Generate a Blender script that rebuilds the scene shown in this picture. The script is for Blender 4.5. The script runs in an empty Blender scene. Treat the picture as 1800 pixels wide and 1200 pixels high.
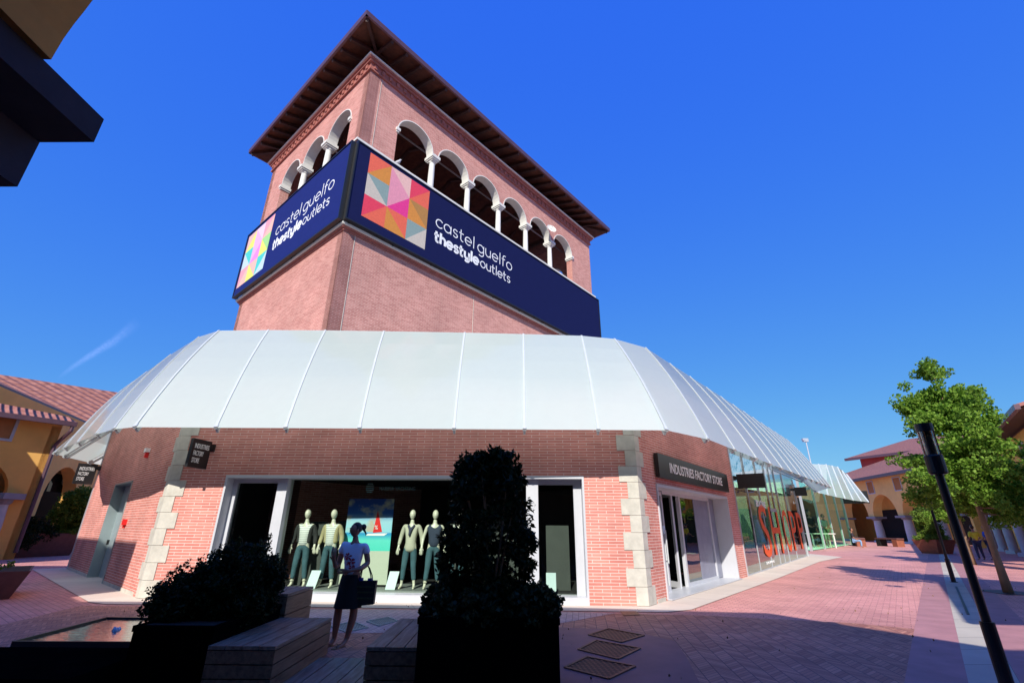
import bpy, bmesh, math, random
import numpy as np
from math import sin, cos, radians, pi, sqrt
from mathutils import Vector, Matrix
random.seed(7); rng = np.random.default_rng(7)
scn = bpy.context.scene
COL = scn.collection

# ------------------------------------------------------------------ camera
F_PX, EYE = 815.0, 1.65
_u = np.array([16, 2037, -815.]); _u /= np.linalg.norm(_u)
_f = np.array([0, 0, -1.]); _wy = _f-(_f@_u)*_u; _wy /= np.linalg.norm(_wy); _wx = np.cross(_wy, _u)
ROT = np.array([_wx, _wy, _u])
cam = bpy.data.objects.new('camera', bpy.data.cameras.new('camera')); COL.objects.link(cam)
cam.data.sensor_width = 36; cam.data.lens = 36*F_PX/1800; cam.data.clip_end = 3000; cam.data.clip_start = .05
cam.matrix_world = Matrix.Translation((0, 0, EYE)) @ Matrix([list(r) for r in ROT]).to_4x4()
scn.camera = cam
scn.render.resolution_x = 1024; scn.render.resolution_y = 682

# ------------------------------------------------------------------ light
SUN_AZ, SUN_EL = 10.0, 35.0     # direction the light travels (from +Y towards +X), elevation
world = bpy.data.worlds.new('World'); scn.world = world; world.use_nodes = True
wn = world.node_tree; bg = wn.nodes['Background']; bg.inputs[1].default_value = .10
sky = wn.nodes.new('ShaderNodeTexSky'); sky.sky_type = 'NISHITA'; sky.sun_disc = False
sky.sun_elevation = radians(SUN_EL); sky.sun_rotation = radians(180+SUN_AZ)
sky.air_density = 1.0; sky.dust_density = .3; sky.ozone_density = 2.0; sky.altitude = 300
# tone of the sky as the photo's film renders it: a power curve per channel on the sky texture
sp = wn.nodes.new('ShaderNodeSeparateColor'); cbn = wn.nodes.new('ShaderNodeCombineColor'); wn.links.new(sky.outputs[0], sp.inputs[0])
for ch, (gam, amp) in enumerate(((.95, .33), (.66, 1.05), (.0, 6.1))):
    mxn = wn.nodes.new('ShaderNodeMath'); mxn.operation = 'MAXIMUM'; mxn.inputs[1].default_value = .25; pw = wn.nodes.new('ShaderNodeMath'); pw.operation = 'POWER'; pw.inputs[1].default_value = gam
    ml = wn.nodes.new('ShaderNodeMath'); ml.operation = 'MULTIPLY'; ml.inputs[1].default_value = amp
    wn.links.new(sp.outputs[ch], mxn.inputs[0]); wn.links.new(mxn.outputs[0], pw.inputs[0]); wn.links.new(pw.outputs[0], ml.inputs[0]); wn.links.new(ml.outputs[0], cbn.inputs[ch])
wn.links.new(cbn.outputs[0], bg.inputs[0])
sun = bpy.data.objects.new('sun', bpy.data.lights.new('sun', 'SUN')); COL.objects.link(sun)
sun.data.energy = 4.3; sun.data.angle = radians(.5); sun.data.color = (1, .95, .87)
SDIR = Vector((cos(radians(SUN_EL))*sin(radians(SUN_AZ)), cos(radians(SUN_EL))*cos(radians(SUN_AZ)), -sin(radians(SUN_EL))))
sun.rotation_euler = SDIR.to_track_quat('-Z', 'Y').to_euler()
sun.location = (-5, -30, 30)
scn.view_settings.view_transform = 'Standard'; scn.view_settings.look = 'None'
scn.view_settings.exposure = 0.5; scn.view_settings.gamma = 1
scn.cycles.max_bounces = 8; scn.cycles.transparent_max_bounces = 16

# ------------------------------------------------------------------ survey helpers (photo pixel -> place on a plane)
def ray(px, py): return ROT @ np.array([px-900, 600-py, -F_PX])
def g(px, py, z=0):
    d = ray(px, py); t = (z-EYE)/d[2]; p = np.array([0, 0, EYE])+t*d; return Vector(p)
def onp(px, py, p0, p1):
    d = ray(px, py); n = np.array([p1[1]-p0[1], -(p1[0]-p0[0])]); t = (np.array([p0[0], p0[1]])@n)/(d[:2]@n)
    return Vector(np.array([0, 0, EYE])+t*d)
def at(px, py, dist):
    d = ray(px, py); t = dist/math.hypot(d[0], d[1]); return Vector(np.array([0, 0, EYE])+t*d)

# ------------------------------------------------------------------ materials
MATS = {}
def newmat(name):
    m = bpy.data.materials.new(name); m.use_nodes = True; MATS[name] = m
    return m, m.node_tree, m.node_tree.nodes['Principled BSDF']
def N(nt, t, **kw):
    n = nt.nodes.new(t)
    for k, v in kw.items():
        if hasattr(n, k): setattr(n, k, v)
        else: n.inputs[k].default_value = v
    return n
def rgb(c): return (c[0], c[1], c[2], 1)
def plain(name, col, rough=.6, metal=0, var=.12, scale=3, bump=0, spec=.5, stretch=None):
    m, nt, b = newmat(name)
    tc = N(nt, 'ShaderNodeTexCoord'); mp = N(nt, 'ShaderNodeMapping')
    if stretch: mp.inputs['Scale'].default_value = stretch
    nt.links.new(tc.outputs['Object'], mp.inputs[0])
    no = N(nt, 'ShaderNodeTexNoise', Scale=scale, Detail=6.0, Roughness=.6); nt.links.new(mp.outputs[0], no.inputs['Vector'])
    cr = N(nt, 'ShaderNodeMapRange'); cr.inputs[1].default_value = .3; cr.inputs[2].default_value = .7
    cr.inputs[3].default_value = 1-var; cr.inputs[4].default_value = 1+var; nt.links.new(no.outputs[0], cr.inputs[0])
    mx = N(nt, 'ShaderNodeMix', data_type='RGBA', blend_type='MULTIPLY'); mx.inputs[0].default_value = 1
    mx.inputs[6].default_value = rgb(col); nt.links.new(cr.outputs[0], mx.inputs[7]); nt.links.new(mx.outputs[2], b.inputs['Base Color'])
    b.inputs['Roughness'].default_value = rough; b.inputs['Metallic'].default_value = metal
    b.inputs['Specular IOR Level'].default_value = spec
    if bump:
        bp = N(nt, 'ShaderNodeBump', Strength=bump, Distance=.02); nt.links.new(no.outputs[0], bp.inputs['Height']); nt.links.new(bp.outputs[0], b.inputs['Normal'])
    return m
def bricks(name, c1, c2, mort, w, h, ms, rot=0, src='UV', bump=.5, rough=.8, offset=.5, blotch=.18):
    m, nt, b = newmat(name)
    tc = N(nt, 'ShaderNodeTexCoord'); mp = N(nt, 'ShaderNodeMapping'); mp.inputs['Rotation'].default_value = (0, 0, rot)
    nt.links.new(tc.outputs[src], mp.inputs[0])
    br = N(nt, 'ShaderNodeTexBrick'); br.offset = offset
    br.inputs['Color1'].default_value = rgb(c1); br.inputs['Color2'].default_value = rgb(c2); br.inputs['Mortar'].default_value = rgb(mort)
    br.inputs['Scale'].default_value = 1; br.inputs['Mortar Size'].default_value = ms; br.inputs['Mortar Smooth'].default_value = .2
    br.inputs['Brick Width'].default_value = w; br.inputs['Row Height'].default_value = h
    nt.links.new(mp.outputs[0], br.inputs['Vector'])
    no = N(nt, 'ShaderNodeTexNoise', Scale=.7, Detail=7.0, Roughness=.65); nt.links.new(tc.outputs['Object'], no.inputs['Vector'])
    cr = N(nt, 'ShaderNodeMapRange'); cr.inputs[1].default_value = .3; cr.inputs[2].default_value = .7
    cr.inputs[3].default_value = 1-blotch; cr.inputs[4].default_value = 1+blotch; nt.links.new(no.outputs[0], cr.inputs[0])
    mx = N(nt, 'ShaderNodeMix', data_type='RGBA', blend_type='MULTIPLY'); mx.inputs[0].default_value = 1
    nt.links.new(br.outputs[0], mx.inputs[6]); nt.links.new(cr.outputs[0], mx.inputs[7]); nt.links.new(mx.outputs[2], b.inputs['Base Color'])
    b.inputs['Roughness'].default_value = rough; b.inputs['Specular IOR Level'].default_value = .1
    if bump:
        bp = N(nt, 'ShaderNodeBump', Strength=bump, Distance=.01); bp.invert = True
        nt.links.new(br.outputs['Fac'], bp.inputs['Height']); nt.links.new(bp.outputs[0], b.inputs['Normal'])
    return m
brick = bricks('brick', (.64, .25, .20), (.53, .185, .15), (.74, .55, .49), .40, .068, .007, blotch=.2)
tower_brick = bricks('tower_brick', (.58, .27, .22), (.44, .165, .135), (.66, .44, .38), .27, .066, .007, blotch=.14)
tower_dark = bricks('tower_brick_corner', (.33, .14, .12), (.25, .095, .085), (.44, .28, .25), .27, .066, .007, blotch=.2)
stone = plain('quoin_stone', (.52, .49, .42), .8, var=.16, scale=4, bump=.2)
white_stone = plain('white_stone', (.68, .66, .60), .7, var=.06, scale=5)
cornice_m = plain('cornice_brick', (.36, .12, .09), .8, var=.25, scale=6, bump=.3)
yellow = plain('yellow_render', (.88, .48, .12), .85, var=.10, scale=.8)
yellow_pale = plain('pale_yellow_render', (.88, .55, .19), .85, var=.08, scale=.8)
red_render = plain('red_render', (.55, .09, .09), .85, var=.08, scale=.8)
blind_m = plain('orange_blind', (.42, .17, .05), .7, var=.1)
dark_wood = plain('dark_timber', (.05, .018, .011), .7, var=.4, scale=5, stretch=(1, 1, 1))
soffit_m = plain('soffit_boards', (.10, .028, .012), .7, var=.5, scale=4)
eave_m = plain('eave_metal', (.13, .07, .09), .4, metal=.3, var=.1)
zinc = plain('zinc_frame', (.50, .52, .56), .35, metal=.35, var=.05)
white_frame = plain('white_frame', (.52, .53, .56), .35, var=.04)
steel = plain('rib_aluminium', (.52, .55, .55), .45, metal=.05, var=.05)
door_grey = plain('grey_door_panel', (.34, .41, .42), .35, metal=.25, var=.05)
grey_stone = plain('grey_stone_column', (.50, .51, .56), .7, var=.08)
cap_stone = plain('grey_capital', (.25, .25, .29), .8, var=.1)
black_m = plain('black_metal', (.012, .012, .013), .4, var=.1)
lamp_m = plain('lamp_black', (.010, .010, .014), .35, metal=.3, var=.1)
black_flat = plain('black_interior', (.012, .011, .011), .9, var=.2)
dark_panel = plain('dark_grey_panel', (.055, .06, .055), .8, var=.1)
planter_m = plain('dark_planter', (.003, .003, .003), 1.0, var=.3, spec=.0)  # steel taken down to near black to carry the deep foreground shade
corten = plain('corten_steel', (.28, .085, .045), .7, var=.2, scale=5)
corten_dark = plain('corten_steel_dark', (.13, .05, .045), .6, var=.2, scale=5)
white_t = plain('lettering_white', (.85, .85, .84), .5, var=0)
navy = plain('navy_sheet', (.006, .009, .058), .75, var=.05, spec=.15)
navy_l = plain('royal_sheet', (.010, .018, .13), .75, var=.05, spec=.15)
red_m = plain('red_plastic', (.75, .02, .02), .4, var=0)
bark = plain('bark', (.30, .20, .12), .9, var=.25, scale=8, stretch=(1, 1, .3), bump=.3)
iron = plain('cast_iron', (.20, .10, .06), .6, metal=.4, var=.3, scale=20)
pale_grate = plain('pale_concrete_grate', (.34, .36, .30), .8, var=.2, scale=12)
tile_edge = plain('tile_edge', (.42, .2, .17), .8, var=.2)

def tile_mat(name, c1, c2):
    m, nt, b = newmat(name)
    tc = N(nt, 'ShaderNodeTexCoord')
    sx = N(nt, 'ShaderNodeSeparateXYZ'); nt.links.new(tc.outputs['UV'], sx.inputs[0])
    w = N(nt, 'ShaderNodeMath', operation='MULTIPLY'); w.inputs[1].default_value = 2*pi/.30; nt.links.new(sx.outputs[0], w.inputs[0])
    sn = N(nt, 'ShaderNodeMath', operation='SINE'); nt.links.new(w.outputs[0], sn.inputs[0])
    fr = N(nt, 'ShaderNodeMath', operation='FRACT'); dv = N(nt, 'ShaderNodeMath', operation='DIVIDE'); dv.inputs[1].default_value = .38
    nt.links.new(sx.outputs[1], dv.inputs[0]); nt.links.new(dv.outputs[0], fr.inputs[0])
    ad = N(nt, 'ShaderNodeMath', operation='ADD'); ml = N(nt, 'ShaderNodeMath', operation='MULTIPLY'); ml.inputs[1].default_value = .10
    nt.links.new(fr.outputs[0], ml.inputs[0]); nt.links.new(sn.outputs[0], ad.inputs[0]); nt.links.new(ml.outputs[0], ad.inputs[1])
    bp = N(nt, 'ShaderNodeBump', Strength=1.0, Distance=.06); nt.links.new(ad.outputs[0], bp.inputs['Height']); nt.links.new(bp.outputs[0], b.inputs['Normal'])
    no = N(nt, 'ShaderNodeTexNoise', Scale=3.5, Detail=5.0); nt.links.new(tc.outputs['UV'], no.inputs['Vector'])
    cr = N(nt, 'ShaderNodeValToRGB'); cr.color_ramp.elements[0].color = rgb(c1); cr.color_ramp.elements[1].color = rgb(c2)
    cr.color_ramp.elements[0].position = .35; cr.color_ramp.elements[1].position = .65
    nt.links.new(no.outputs[0], cr.inputs[0]); nt.links.new(cr.outputs[0], b.inputs['Base Color']); b.inputs['Roughness'].default_value = .8
    return m
tiles = tile_mat('roof_tiles', (.22, .075, .06), (.38, .16, .13))

def canopy_mat(name, col):
    m, nt, b = newmat(name)
    b.inputs['Base Color'].default_value = rgb(col); b.inputs['Roughness'].default_value = .10
    b.inputs['Specular IOR Level'].default_value = .6
    tr = N(nt, 'ShaderNodeBsdfTranslucent'); tr.inputs[0].default_value = rgb([c*1.0 for c in col])
    mx = N(nt, 'ShaderNodeMixShader'); mx.inputs[0].default_value = .48
    out = nt.nodes['Material Output']; nt.links.new(b.outputs[0], mx.inputs[1]); nt.links.new(tr.outputs[0], mx.inputs[2]); nt.links.new(mx.outputs[0], out.inputs[0])
    oi = N(nt, 'ShaderNodeObjectInfo'); tcs = N(nt, 'ShaderNodeTexCoord'); mps = N(nt, 'ShaderNodeMapping'); mps.inputs['Scale'].default_value = (5, 5, .35); nt.links.new(tcs.outputs['Object'], mps.inputs[0])
    st = N(nt, 'ShaderNodeTexNoise', Scale=1.0, Detail=6.0, Roughness=.7); nt.links.new(mps.outputs[0], st.inputs['Vector'])
    r1 = N(nt, 'ShaderNodeMapRange'); r1.inputs[3].default_value = .96; r1.inputs[4].default_value = 1.02; nt.links.new(oi.outputs['Random'], r1.inputs[0])
    r2 = N(nt, 'ShaderNodeMapRange'); r2.inputs[1].default_value = .35; r2.inputs[2].default_value = .7; r2.inputs[3].default_value = 1.0; r2.inputs[4].default_value = .975; nt.links.new(st.outputs[0], r2.inputs[0])
    mu = N(nt, 'ShaderNodeMath', operation='MULTIPLY'); nt.links.new(r1.outputs[0], mu.inputs[0]); nt.links.new(r2.outputs[0], mu.inputs[1])
    mc = N(nt, 'ShaderNodeMix', data_type='RGBA', blend_type='MULTIPLY'); mc.inputs[0].default_value = 1; mc.inputs[6].default_value = rgb(col); nt.links.new(mu.outputs[0], mc.inputs[7]); nt.links.new(mc.outputs[2], b.inputs['Base Color']); nt.links.new(mc.outputs[2], tr.inputs[0])
    tc = N(nt, 'ShaderNodeTexCoord'); no = N(nt, 'ShaderNodeTexNoise', Scale=.35, Detail=3.0); nt.links.new(tc.outputs['Object'], no.inputs['Vector'])
    bp = N(nt, 'ShaderNodeBump', Strength=.015, Distance=.3); nt.links.new(no.outputs[0], bp.inputs['Height']); nt.links.new(bp.outputs[0], b.inputs['Normal'])
    return m
frost = canopy_mat('frosted_glass', (.77, .86, .78))

def glass_mat(name, tint, refl=.10, wav=.0, gcol=(1, 1, 1), blend=.25):
    m, nt, b = newmat(name); nt.nodes.remove(b)
    tr = N(nt, 'ShaderNodeBsdfTransparent'); tr.inputs[0].default_value = rgb(tint)
    gl = N(nt, 'ShaderNodeBsdfGlossy'); gl.inputs['Roughness'].default_value = .01; gl.inputs[0].default_value = rgb(gcol)
    lw = N(nt, 'ShaderNodeLayerWeight'); lw.inputs[0].default_value = blend
    mr = N(nt, 'ShaderNodeMapRange'); mr.inputs[3].default_value = refl; mr.inputs[4].default_value = 1.0; nt.links.new(lw.outputs['Fresnel'], mr.inputs[0])
    mx = N(nt, 'ShaderNodeMixShader'); nt.links.new(mr.outputs[0], mx.inputs[0]); nt.links.new(tr.outputs[0], mx.inputs[1]); nt.links.new(gl.outputs[0], mx.inputs[2])
    nt.links.new(mx.outputs[0], nt.nodes['Material Output'].inputs[0])
    if wav:
        tc = N(nt, 'ShaderNodeTexCoord'); no = N(nt, 'ShaderNodeTexNoise', Scale=.8, Detail=2.0); nt.links.new(tc.outputs['Object'], no.inputs['Vector'])
        bp = N(nt, 'ShaderNodeBump', Strength=wav, Distance=.05); nt.links.new(no.outputs[0], bp.inputs['Height']); nt.links.new(bp.outputs[0], gl.inputs['Normal'])
    return m
win_glass = glass_mat('window_glass', (.84, .93, .88), .0)
shop_glass = glass_mat('storefront_glass', (.36, .42, .38), .34, wav=.12, gcol=(.9, .95, .9))
upper_glass = glass_mat('clear_upper_glass', (.75, .88, .85), .12, wav=.5)
green_glass = glass_mat('green_glass', (.68, .97, .74), .05, gcol=(.6, 1, .7), blend=.06)
lamp_glass = glass_mat('lamp_glass', (.8, .8, .82), .15)

def leaf_mat(name, c1, c2, trans=.35):
    m, nt, b = newmat(name)
    oi = N(nt, 'ShaderNodeTexCoord'); no = N(nt, 'ShaderNodeTexNoise', Scale=9.0, Detail=2.0); nt.links.new(oi.outputs['Object'], no.inputs['Vector'])
    cr = N(nt, 'ShaderNodeValToRGB'); cr.color_ramp.elements[0].color = rgb(c1); cr.color_ramp.elements[1].color = rgb(c2)
    cr.color_ramp.elements[0].position = .38; cr.color_ramp.elements[1].position = .62
    nt.links.new(no.outputs[0], cr.inputs[0]); nt.links.new(cr.outputs[0], b.inputs['Base Color']); b.inputs['Roughness'].default_value = .6; b.inputs['Specular IOR Level'].default_value = .18
    tr = N(nt, 'ShaderNodeBsdfTranslucent'); nt.links.new(cr.outputs[0], tr.inputs[0])
    mx = N(nt, 'ShaderNodeMixShader'); mx.inputs[0].default_value = trans
    nt.links.new(b.outputs[0], mx.inputs[1]); nt.links.new(tr.outputs[0], mx.inputs[2]); nt.links.new(mx.outputs[0], nt.nodes['Material Output'].inputs[0])
    return m
leaf_tree = leaf_mat('tree_leaf', (.07, .17, .012), (.28, .44, .06), .45)
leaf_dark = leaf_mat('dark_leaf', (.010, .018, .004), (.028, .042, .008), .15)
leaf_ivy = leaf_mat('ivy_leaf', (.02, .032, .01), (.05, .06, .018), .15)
leaf_bright = leaf_mat('bright_leaf', (.09, .17, .02), (.24, .32, .05), .4)

def wood_mat(name, c1, c2):
    m, nt, b = newmat(name)
    tc = N(nt, 'ShaderNodeTexCoord'); mp = N(nt, 'ShaderNodeMapping'); mp.inputs['Scale'].default_value = (9, 1.0, 9); nt.links.new(tc.outputs['Object'], mp.inputs[0])
    no = N(nt, 'ShaderNodeTexNoise', Scale=2.2, Detail=8.0, Roughness=.6, Distortion=.6); nt.links.new(mp.outputs[0], no.inputs['Vector'])
    cr = N(nt, 'ShaderNodeValToRGB'); cr.color_ramp.elements[0].color = rgb(c1); cr.color_ramp.elements[1].color = rgb(c2)
    cr.color_ramp.elements[0].position = .35; cr.color_ramp.elements[1].position = .65
    nt.links.new(no.outputs[0], cr.inputs[0]); nt.links.new(cr.outputs[0], b.inputs['Base Color']); b.inputs['Roughness'].default_value = .55
    bp = N(nt, 'ShaderNodeBump', Strength=.25, Distance=.005); nt.links.new(no.outputs[0], bp.inputs['Height']); nt.links.new(bp.outputs[0], b.inputs['Normal'])
    return m
wood = wood_mat('weathered_wood', (.20, .115, .075), (.40, .27, .19))
wood_side = wood_mat('bench_side_wood', (.17, .08, .04), (.34, .18, .10))  # sides and ends toned darker than the top to deepen their shade
wood_grey = wood_mat('deck_wood', (.20, .14, .10), (.36, .28, .21))

# paving
STREET = radians(37.99)
def paving(name, mode):
    m, nt, b = newmat(name)
    tc = N(nt, 'ShaderNodeTexCoord'); mp = N(nt, 'ShaderNodeMapping'); nt.links.new(tc.outputs['Object'], mp.inputs[0])
    mp.inputs['Rotation'].default_value = (0, 0, STREET if mode == 'bond' else radians(8))
    if mode == 'bond':
        br = N(nt, 'ShaderNodeTexBrick'); br.inputs['Color1'].default_value = (.72, .34, .29, 1); br.inputs['Color2'].default_value = (.60, .265, .235, 1)
        br.inputs['Mortar'].default_value = (.30, .13, .13, 1); br.inputs['Scale'].default_value = 1; br.inputs['Mortar Size'].default_value = .006
        br.inputs['Brick Width'].default_value = .24; br.inputs['Row Height'].default_value = .12; nt.links.new(mp.outputs[0], br.inputs['Vector'])
        base = br.outputs[0]; fac = br.outputs['Fac']
    else:
        W, H2 = (.20, .085) if mode == 'herring' else (.12, .1)
        sx = N(nt, 'ShaderNodeSeparateXYZ'); nt.links.new(mp.outputs[0], sx.inputs[0])
        pp = N(nt, 'ShaderNodeMath', operation='PINGPONG'); pp.inputs[1].default_value = W; nt.links.new(sx.outputs[0], pp.inputs[0])
        ad = N(nt, 'ShaderNodeMath', operation='ADD'); nt.links.new(pp.outputs[0], ad.inputs[0]); nt.links.new(sx.outputs[1], ad.inputs[1])
        dv = N(nt, 'ShaderNodeMath', operation='DIVIDE'); dv.inputs[1].default_value = H2; nt.links.new(ad.outputs[0], dv.inputs[0])
        fr = N(nt, 'ShaderNodeMath', operation='FRACT'); nt.links.new(dv.outputs[0], fr.inputs[0])
        lt = N(nt, 'ShaderNodeMath', operation='LESS_THAN'); lt.inputs[1].default_value = .10; nt.links.new(fr.outputs[0], lt.inputs[0])
        l2 = N(nt, 'ShaderNodeMath', operation='LESS_THAN'); l2.inputs[1].default_value = .006; nt.links.new(pp.outputs[0], l2.inputs[0])
        g2 = N(nt, 'ShaderNodeMath', operation='GREATER_THAN'); g2.inputs[1].default_value = W-.006; nt.links.new(pp.outputs[0], g2.inputs[0])
        m1 = N(nt, 'ShaderNodeMath', operation='MAXIMUM'); m2 = N(nt, 'ShaderNodeMath', operation='MAXIMUM')
        nt.links.new(lt.outputs[0], m1.inputs[0]); nt.links.new(l2.outputs[0], m1.inputs[1]); nt.links.new(m1.outputs[0], m2.inputs[0]); nt.links.new(g2.outputs[0], m2.inputs[1])
        fl = N(nt, 'ShaderNodeMath', operation='FLOOR'); nt.links.new(dv.outputs[0], fl.inputs[0])
        xd = N(nt, 'ShaderNodeMath', operation='DIVIDE'); xd.inputs[1].default_value = W; nt.links.new(sx.outputs[0], xd.inputs[0])
        xf = N(nt, 'ShaderNodeMath', operation='FLOOR'); nt.links.new(xd.outputs[0], xf.inputs[0])
        cb = N(nt, 'ShaderNodeCombineXYZ'); nt.links.new(xf.outputs[0], cb.inputs[0]); nt.links.new(fl.outputs[0], cb.inputs[1])
        wnz = N(nt, 'ShaderNodeTexWhiteNoise'); nt.links.new(cb.outputs[0], wnz.inputs['Vector'])
        cr = N(nt, 'ShaderNodeValToRGB')
        cr.color_ramp.elements[0].color = (.40, .155, .11, 1) if mode == 'herring' else (.50, .33, .33, 1)
        cr.color_ramp.elements[1].color = (.62, .28, .19, 1) if mode == 'herring' else (.62, .44, .43, 1)
        nt.links.new(wnz.outputs[0], cr.inputs[0])
        mxx = N(nt, 'ShaderNodeMix', data_type='RGBA'); nt.links.new(m2.outputs[0], mxx.inputs[0]); nt.links.new(cr.outputs[0], mxx.inputs[6])
        mxx.inputs[7].default_value = (.14, .07, .07, 1) if mode == 'herring' else (.28, .19, .2, 1)
        base = mxx.outputs[2]; fac = m2.outputs[0]
    no = N(nt, 'ShaderNodeTexNoise', Scale=.35, Detail=8.0, Roughness=.7); nt.links.new(tc.outputs['Object'], no.inputs['Vector'])
    mr = N(nt, 'ShaderNodeMapRange'); mr.inputs[1].default_value = .3; mr.inputs[2].default_value = .7; mr.inputs[3].default_value = .72; mr.inputs[4].default_value = 1.22
    nt.links.new(no.outputs[0], mr.inputs[0])
    mx = N(nt, 'ShaderNodeMix', data_type='RGBA', blend_type='MULTIPLY'); mx.inputs[0].default_value = 1
    nt.links.new(base, mx.inputs[6]); nt.links.new(mr.outputs[0], mx.inputs[7])
    nt.links.new(mx.outputs[2], b.inputs['Base Color']); b.inputs['Roughness'].default_value = .7; b.inputs['Specular IOR Level'].default_value = .35
    bp = N(nt, 'ShaderNodeBump', Strength=.35, Distance=.006); bp.invert = True; nt.links.new(fac, bp.inputs['Height']); nt.links.new(bp.outputs[0], b.inputs['Normal'])
    return m
pave = paving('pink_pavers', 'bond'); herring = paving('herringbone_pavers', 'herring'); lilac = paving('lilac_pavers', 'lilac')
kerb = bricks('pale_kerb_stone', (.66, .56, .48), (.60, .51, .44), (.42, .36, .3), 1.2, 5, .008, src='UV', bump=.1, blotch=.1)
path_m = bricks('grey_path_stone', (.52, .47, .39), (.46, .42, .35), (.18, .17, .16), 1.1, 5, .01, src='UV', bump=.2, blotch=.1)

# ------------------------------------------------------------------ mesh helpers
def empty(name, loc=(0, 0, 0), label=None, cat=None, group=None, rz=0, kind=None):
    o = bpy.data.objects.new(name, None); COL.objects.link(o); o.location = loc; o.rotation_euler.z = rz
    tag(o, label, cat, group, kind); return o
def tag(o, label=None, cat=None, group=None, kind=None):
    if label: o['label'] = label
    if cat: o['category'] = cat
    if group: o['group'] = group
    if kind: o['kind'] = kind
    return o
class MB:
    def __init__(s): s.v = []; s.f = []; s.uv = []; s.mi = []
    def poly(s, pts, uvs=None, mi=0):
        i = len(s.v); s.v += [tuple(p) for p in pts]; s.f.append(tuple(range(i, i+len(pts)))); s.mi.append(mi)
        s.uv += list(uvs) if uvs else [(0, 0)]*len(pts)
    def hexa(s, c, mi=0):   # 8 corners: bottom 4, top 4
        for q in ((0, 3, 2, 1), (4, 5, 6, 7), (0, 1, 5, 4), (1, 2, 6, 5), (2, 3, 7, 6), (3, 0, 4, 7)):
            P = [Vector(c[k]) for k in q]; u = (P[1]-P[0]).length; w = (P[3]-P[0]).length
            s.poly(P, [(0, 0), (u, 0), (u, w), (0, w)], mi)
    def box(s, x0, x1, y0, y1, z0, z1, mi=0):
        s.hexa([(x0, y0, z0), (x1, y0, z0), (x1, y1, z0), (x0, y1, z0), (x0, y0, z1), (x1, y0, z1), (x1, y1, z1), (x0, y1, z1)], mi)
    def obox(s, F, u0, u1, d0, d1, z0, z1, mi=0):   # in a wall frame
        s.hexa([F(u0, z0, d0), F(u1, z0, d0), F(u1, z0, d1), F(u0, z0, d1), F(u0, z1, d0), F(u1, z1, d0), F(u1, z1, d1), F(u0, z1, d1)], mi)
    def bar(s, a, b, w, h, up=(0, 0, 1), mi=0):
        a = Vector(a); b = Vector(b); d = (b-a).normalized(); up = Vector(up); x = d.cross(up)
        if x.length < 1e-4: x = d.cross(Vector((1, 0, 0)))
        x.normalize(); y = x.cross(d).normalized(); x *= w/2; y *= h/2
        s.hexa([a-x-y, a+x-y, b+x-y, b-x-y, a-x+y, a+x+y, b+x+y, b-x+y], mi)
    def tube(s, pts, r, n=8, mi=0, cap=True):
        pts = [Vector(p) for p in pts]; rr = r if isinstance(r, (list, tuple)) else [r]*len(pts); rings = []; pu = None
        for i, p in enumerate(pts):
            d = (pts[min(i+1, len(pts)-1)]-pts[max(i-1, 0)]).normalized()
            u = pu if pu is not None else (Vector((0, 0, 1)) if abs(d.z) < .9 else Vector((1, 0, 0)))
            x = d.cross(u); x = x.normalized() if x.length > 1e-5 else Vector((1, 0, 0)); y = x.cross(d).normalized(); pu = y
            i0 = len(s.v)
            for k in range(n):
                a = 2*pi*k/n; s.v.append(tuple(p+(x*cos(a)+y*sin(a))*rr[i]))
            rings.append(i0)
        for i in range(len(rings)-1):
            for k in range(n):
                s.f.append((rings[i]+k, rings[i+1]+k, rings[i+1]+(k+1) % n, rings[i]+(k+1) % n)); s.mi.append(mi); s.uv += [(0, 0)]*4
        if cap:
            s.f.append(tuple(rings[0]+k for k in range(n))); s.mi.append(mi); s.uv += [(0, 0)]*n
            s.f.append(tuple(rings[-1]+n-1-k for k in range(n))); s.mi.append(mi); s.uv += [(0, 0)]*n
    def lathe(s, c, prof, n=16, mi=0):
        c = Vector(c); s.tube([c+Vector((0, 0, z)) for z, r in prof], [r for z, r in prof], n, mi)
    def build(s, name, mats, parent=None, smooth=False, origin=None, bevel=0):
        if not s.v: return None
        me = bpy.data.meshes.new(name); v = s.v
        if origin is not None: v = [(p[0]-origin[0], p[1]-origin[1], p[2]-origin[2]) for p in v]
        me.from_pydata(v, [], s.f); uvl = me.uv_layers.new(name='UVMap')
        fl = [c for t in s.uv for c in t]; uvl.data.foreach_set('uv', fl)
        for m in (mats if isinstance(mats, (list, tuple)) else [mats]): me.materials.append(m)
        me.polygons.foreach_set('material_index', s.mi)
        if smooth: me.polygons.foreach_set('use_smooth', [True]*len(s.f))
        me.update()
        o = bpy.data.objects.new(name, me); COL.objects.link(o)
        if origin is not None: o.location = origin
        if parent is not None: o.parent = parent
        if bevel:
            w = o.modifiers.new('bevel', 'BEVEL'); w.width = bevel; w.segments = 2; w.limit_method = 'ANGLE'
        return o
def frame(P0, P1, flip=False):
    """wall frame: u along P0->P1, d outward (towards the viewer's side), z up"""
    P0 = Vector((P0[0], P0[1], 0)); P1 = Vector((P1[0], P1[1], 0)); L = (P1-P0).length; D = (P1-P0)/L
    n = Vector((D.y, -D.x, 0)); n = -n if flip else n
    F = lambda u, z, d=0: P0+D*u+n*d+Vector((0, 0, z))
    F.L = L; F.D = D; F.n = n; F.P0 = P0
    F.u = lambda p: (Vector((p[0], p[1], 0))-P0).dot(D)
    F.px = lambda px, py, d=0: (lambda q: (F.u(q), q.z))(onp(px, py, P0+n*d, P0+D*L+n*d))
    return F
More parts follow.
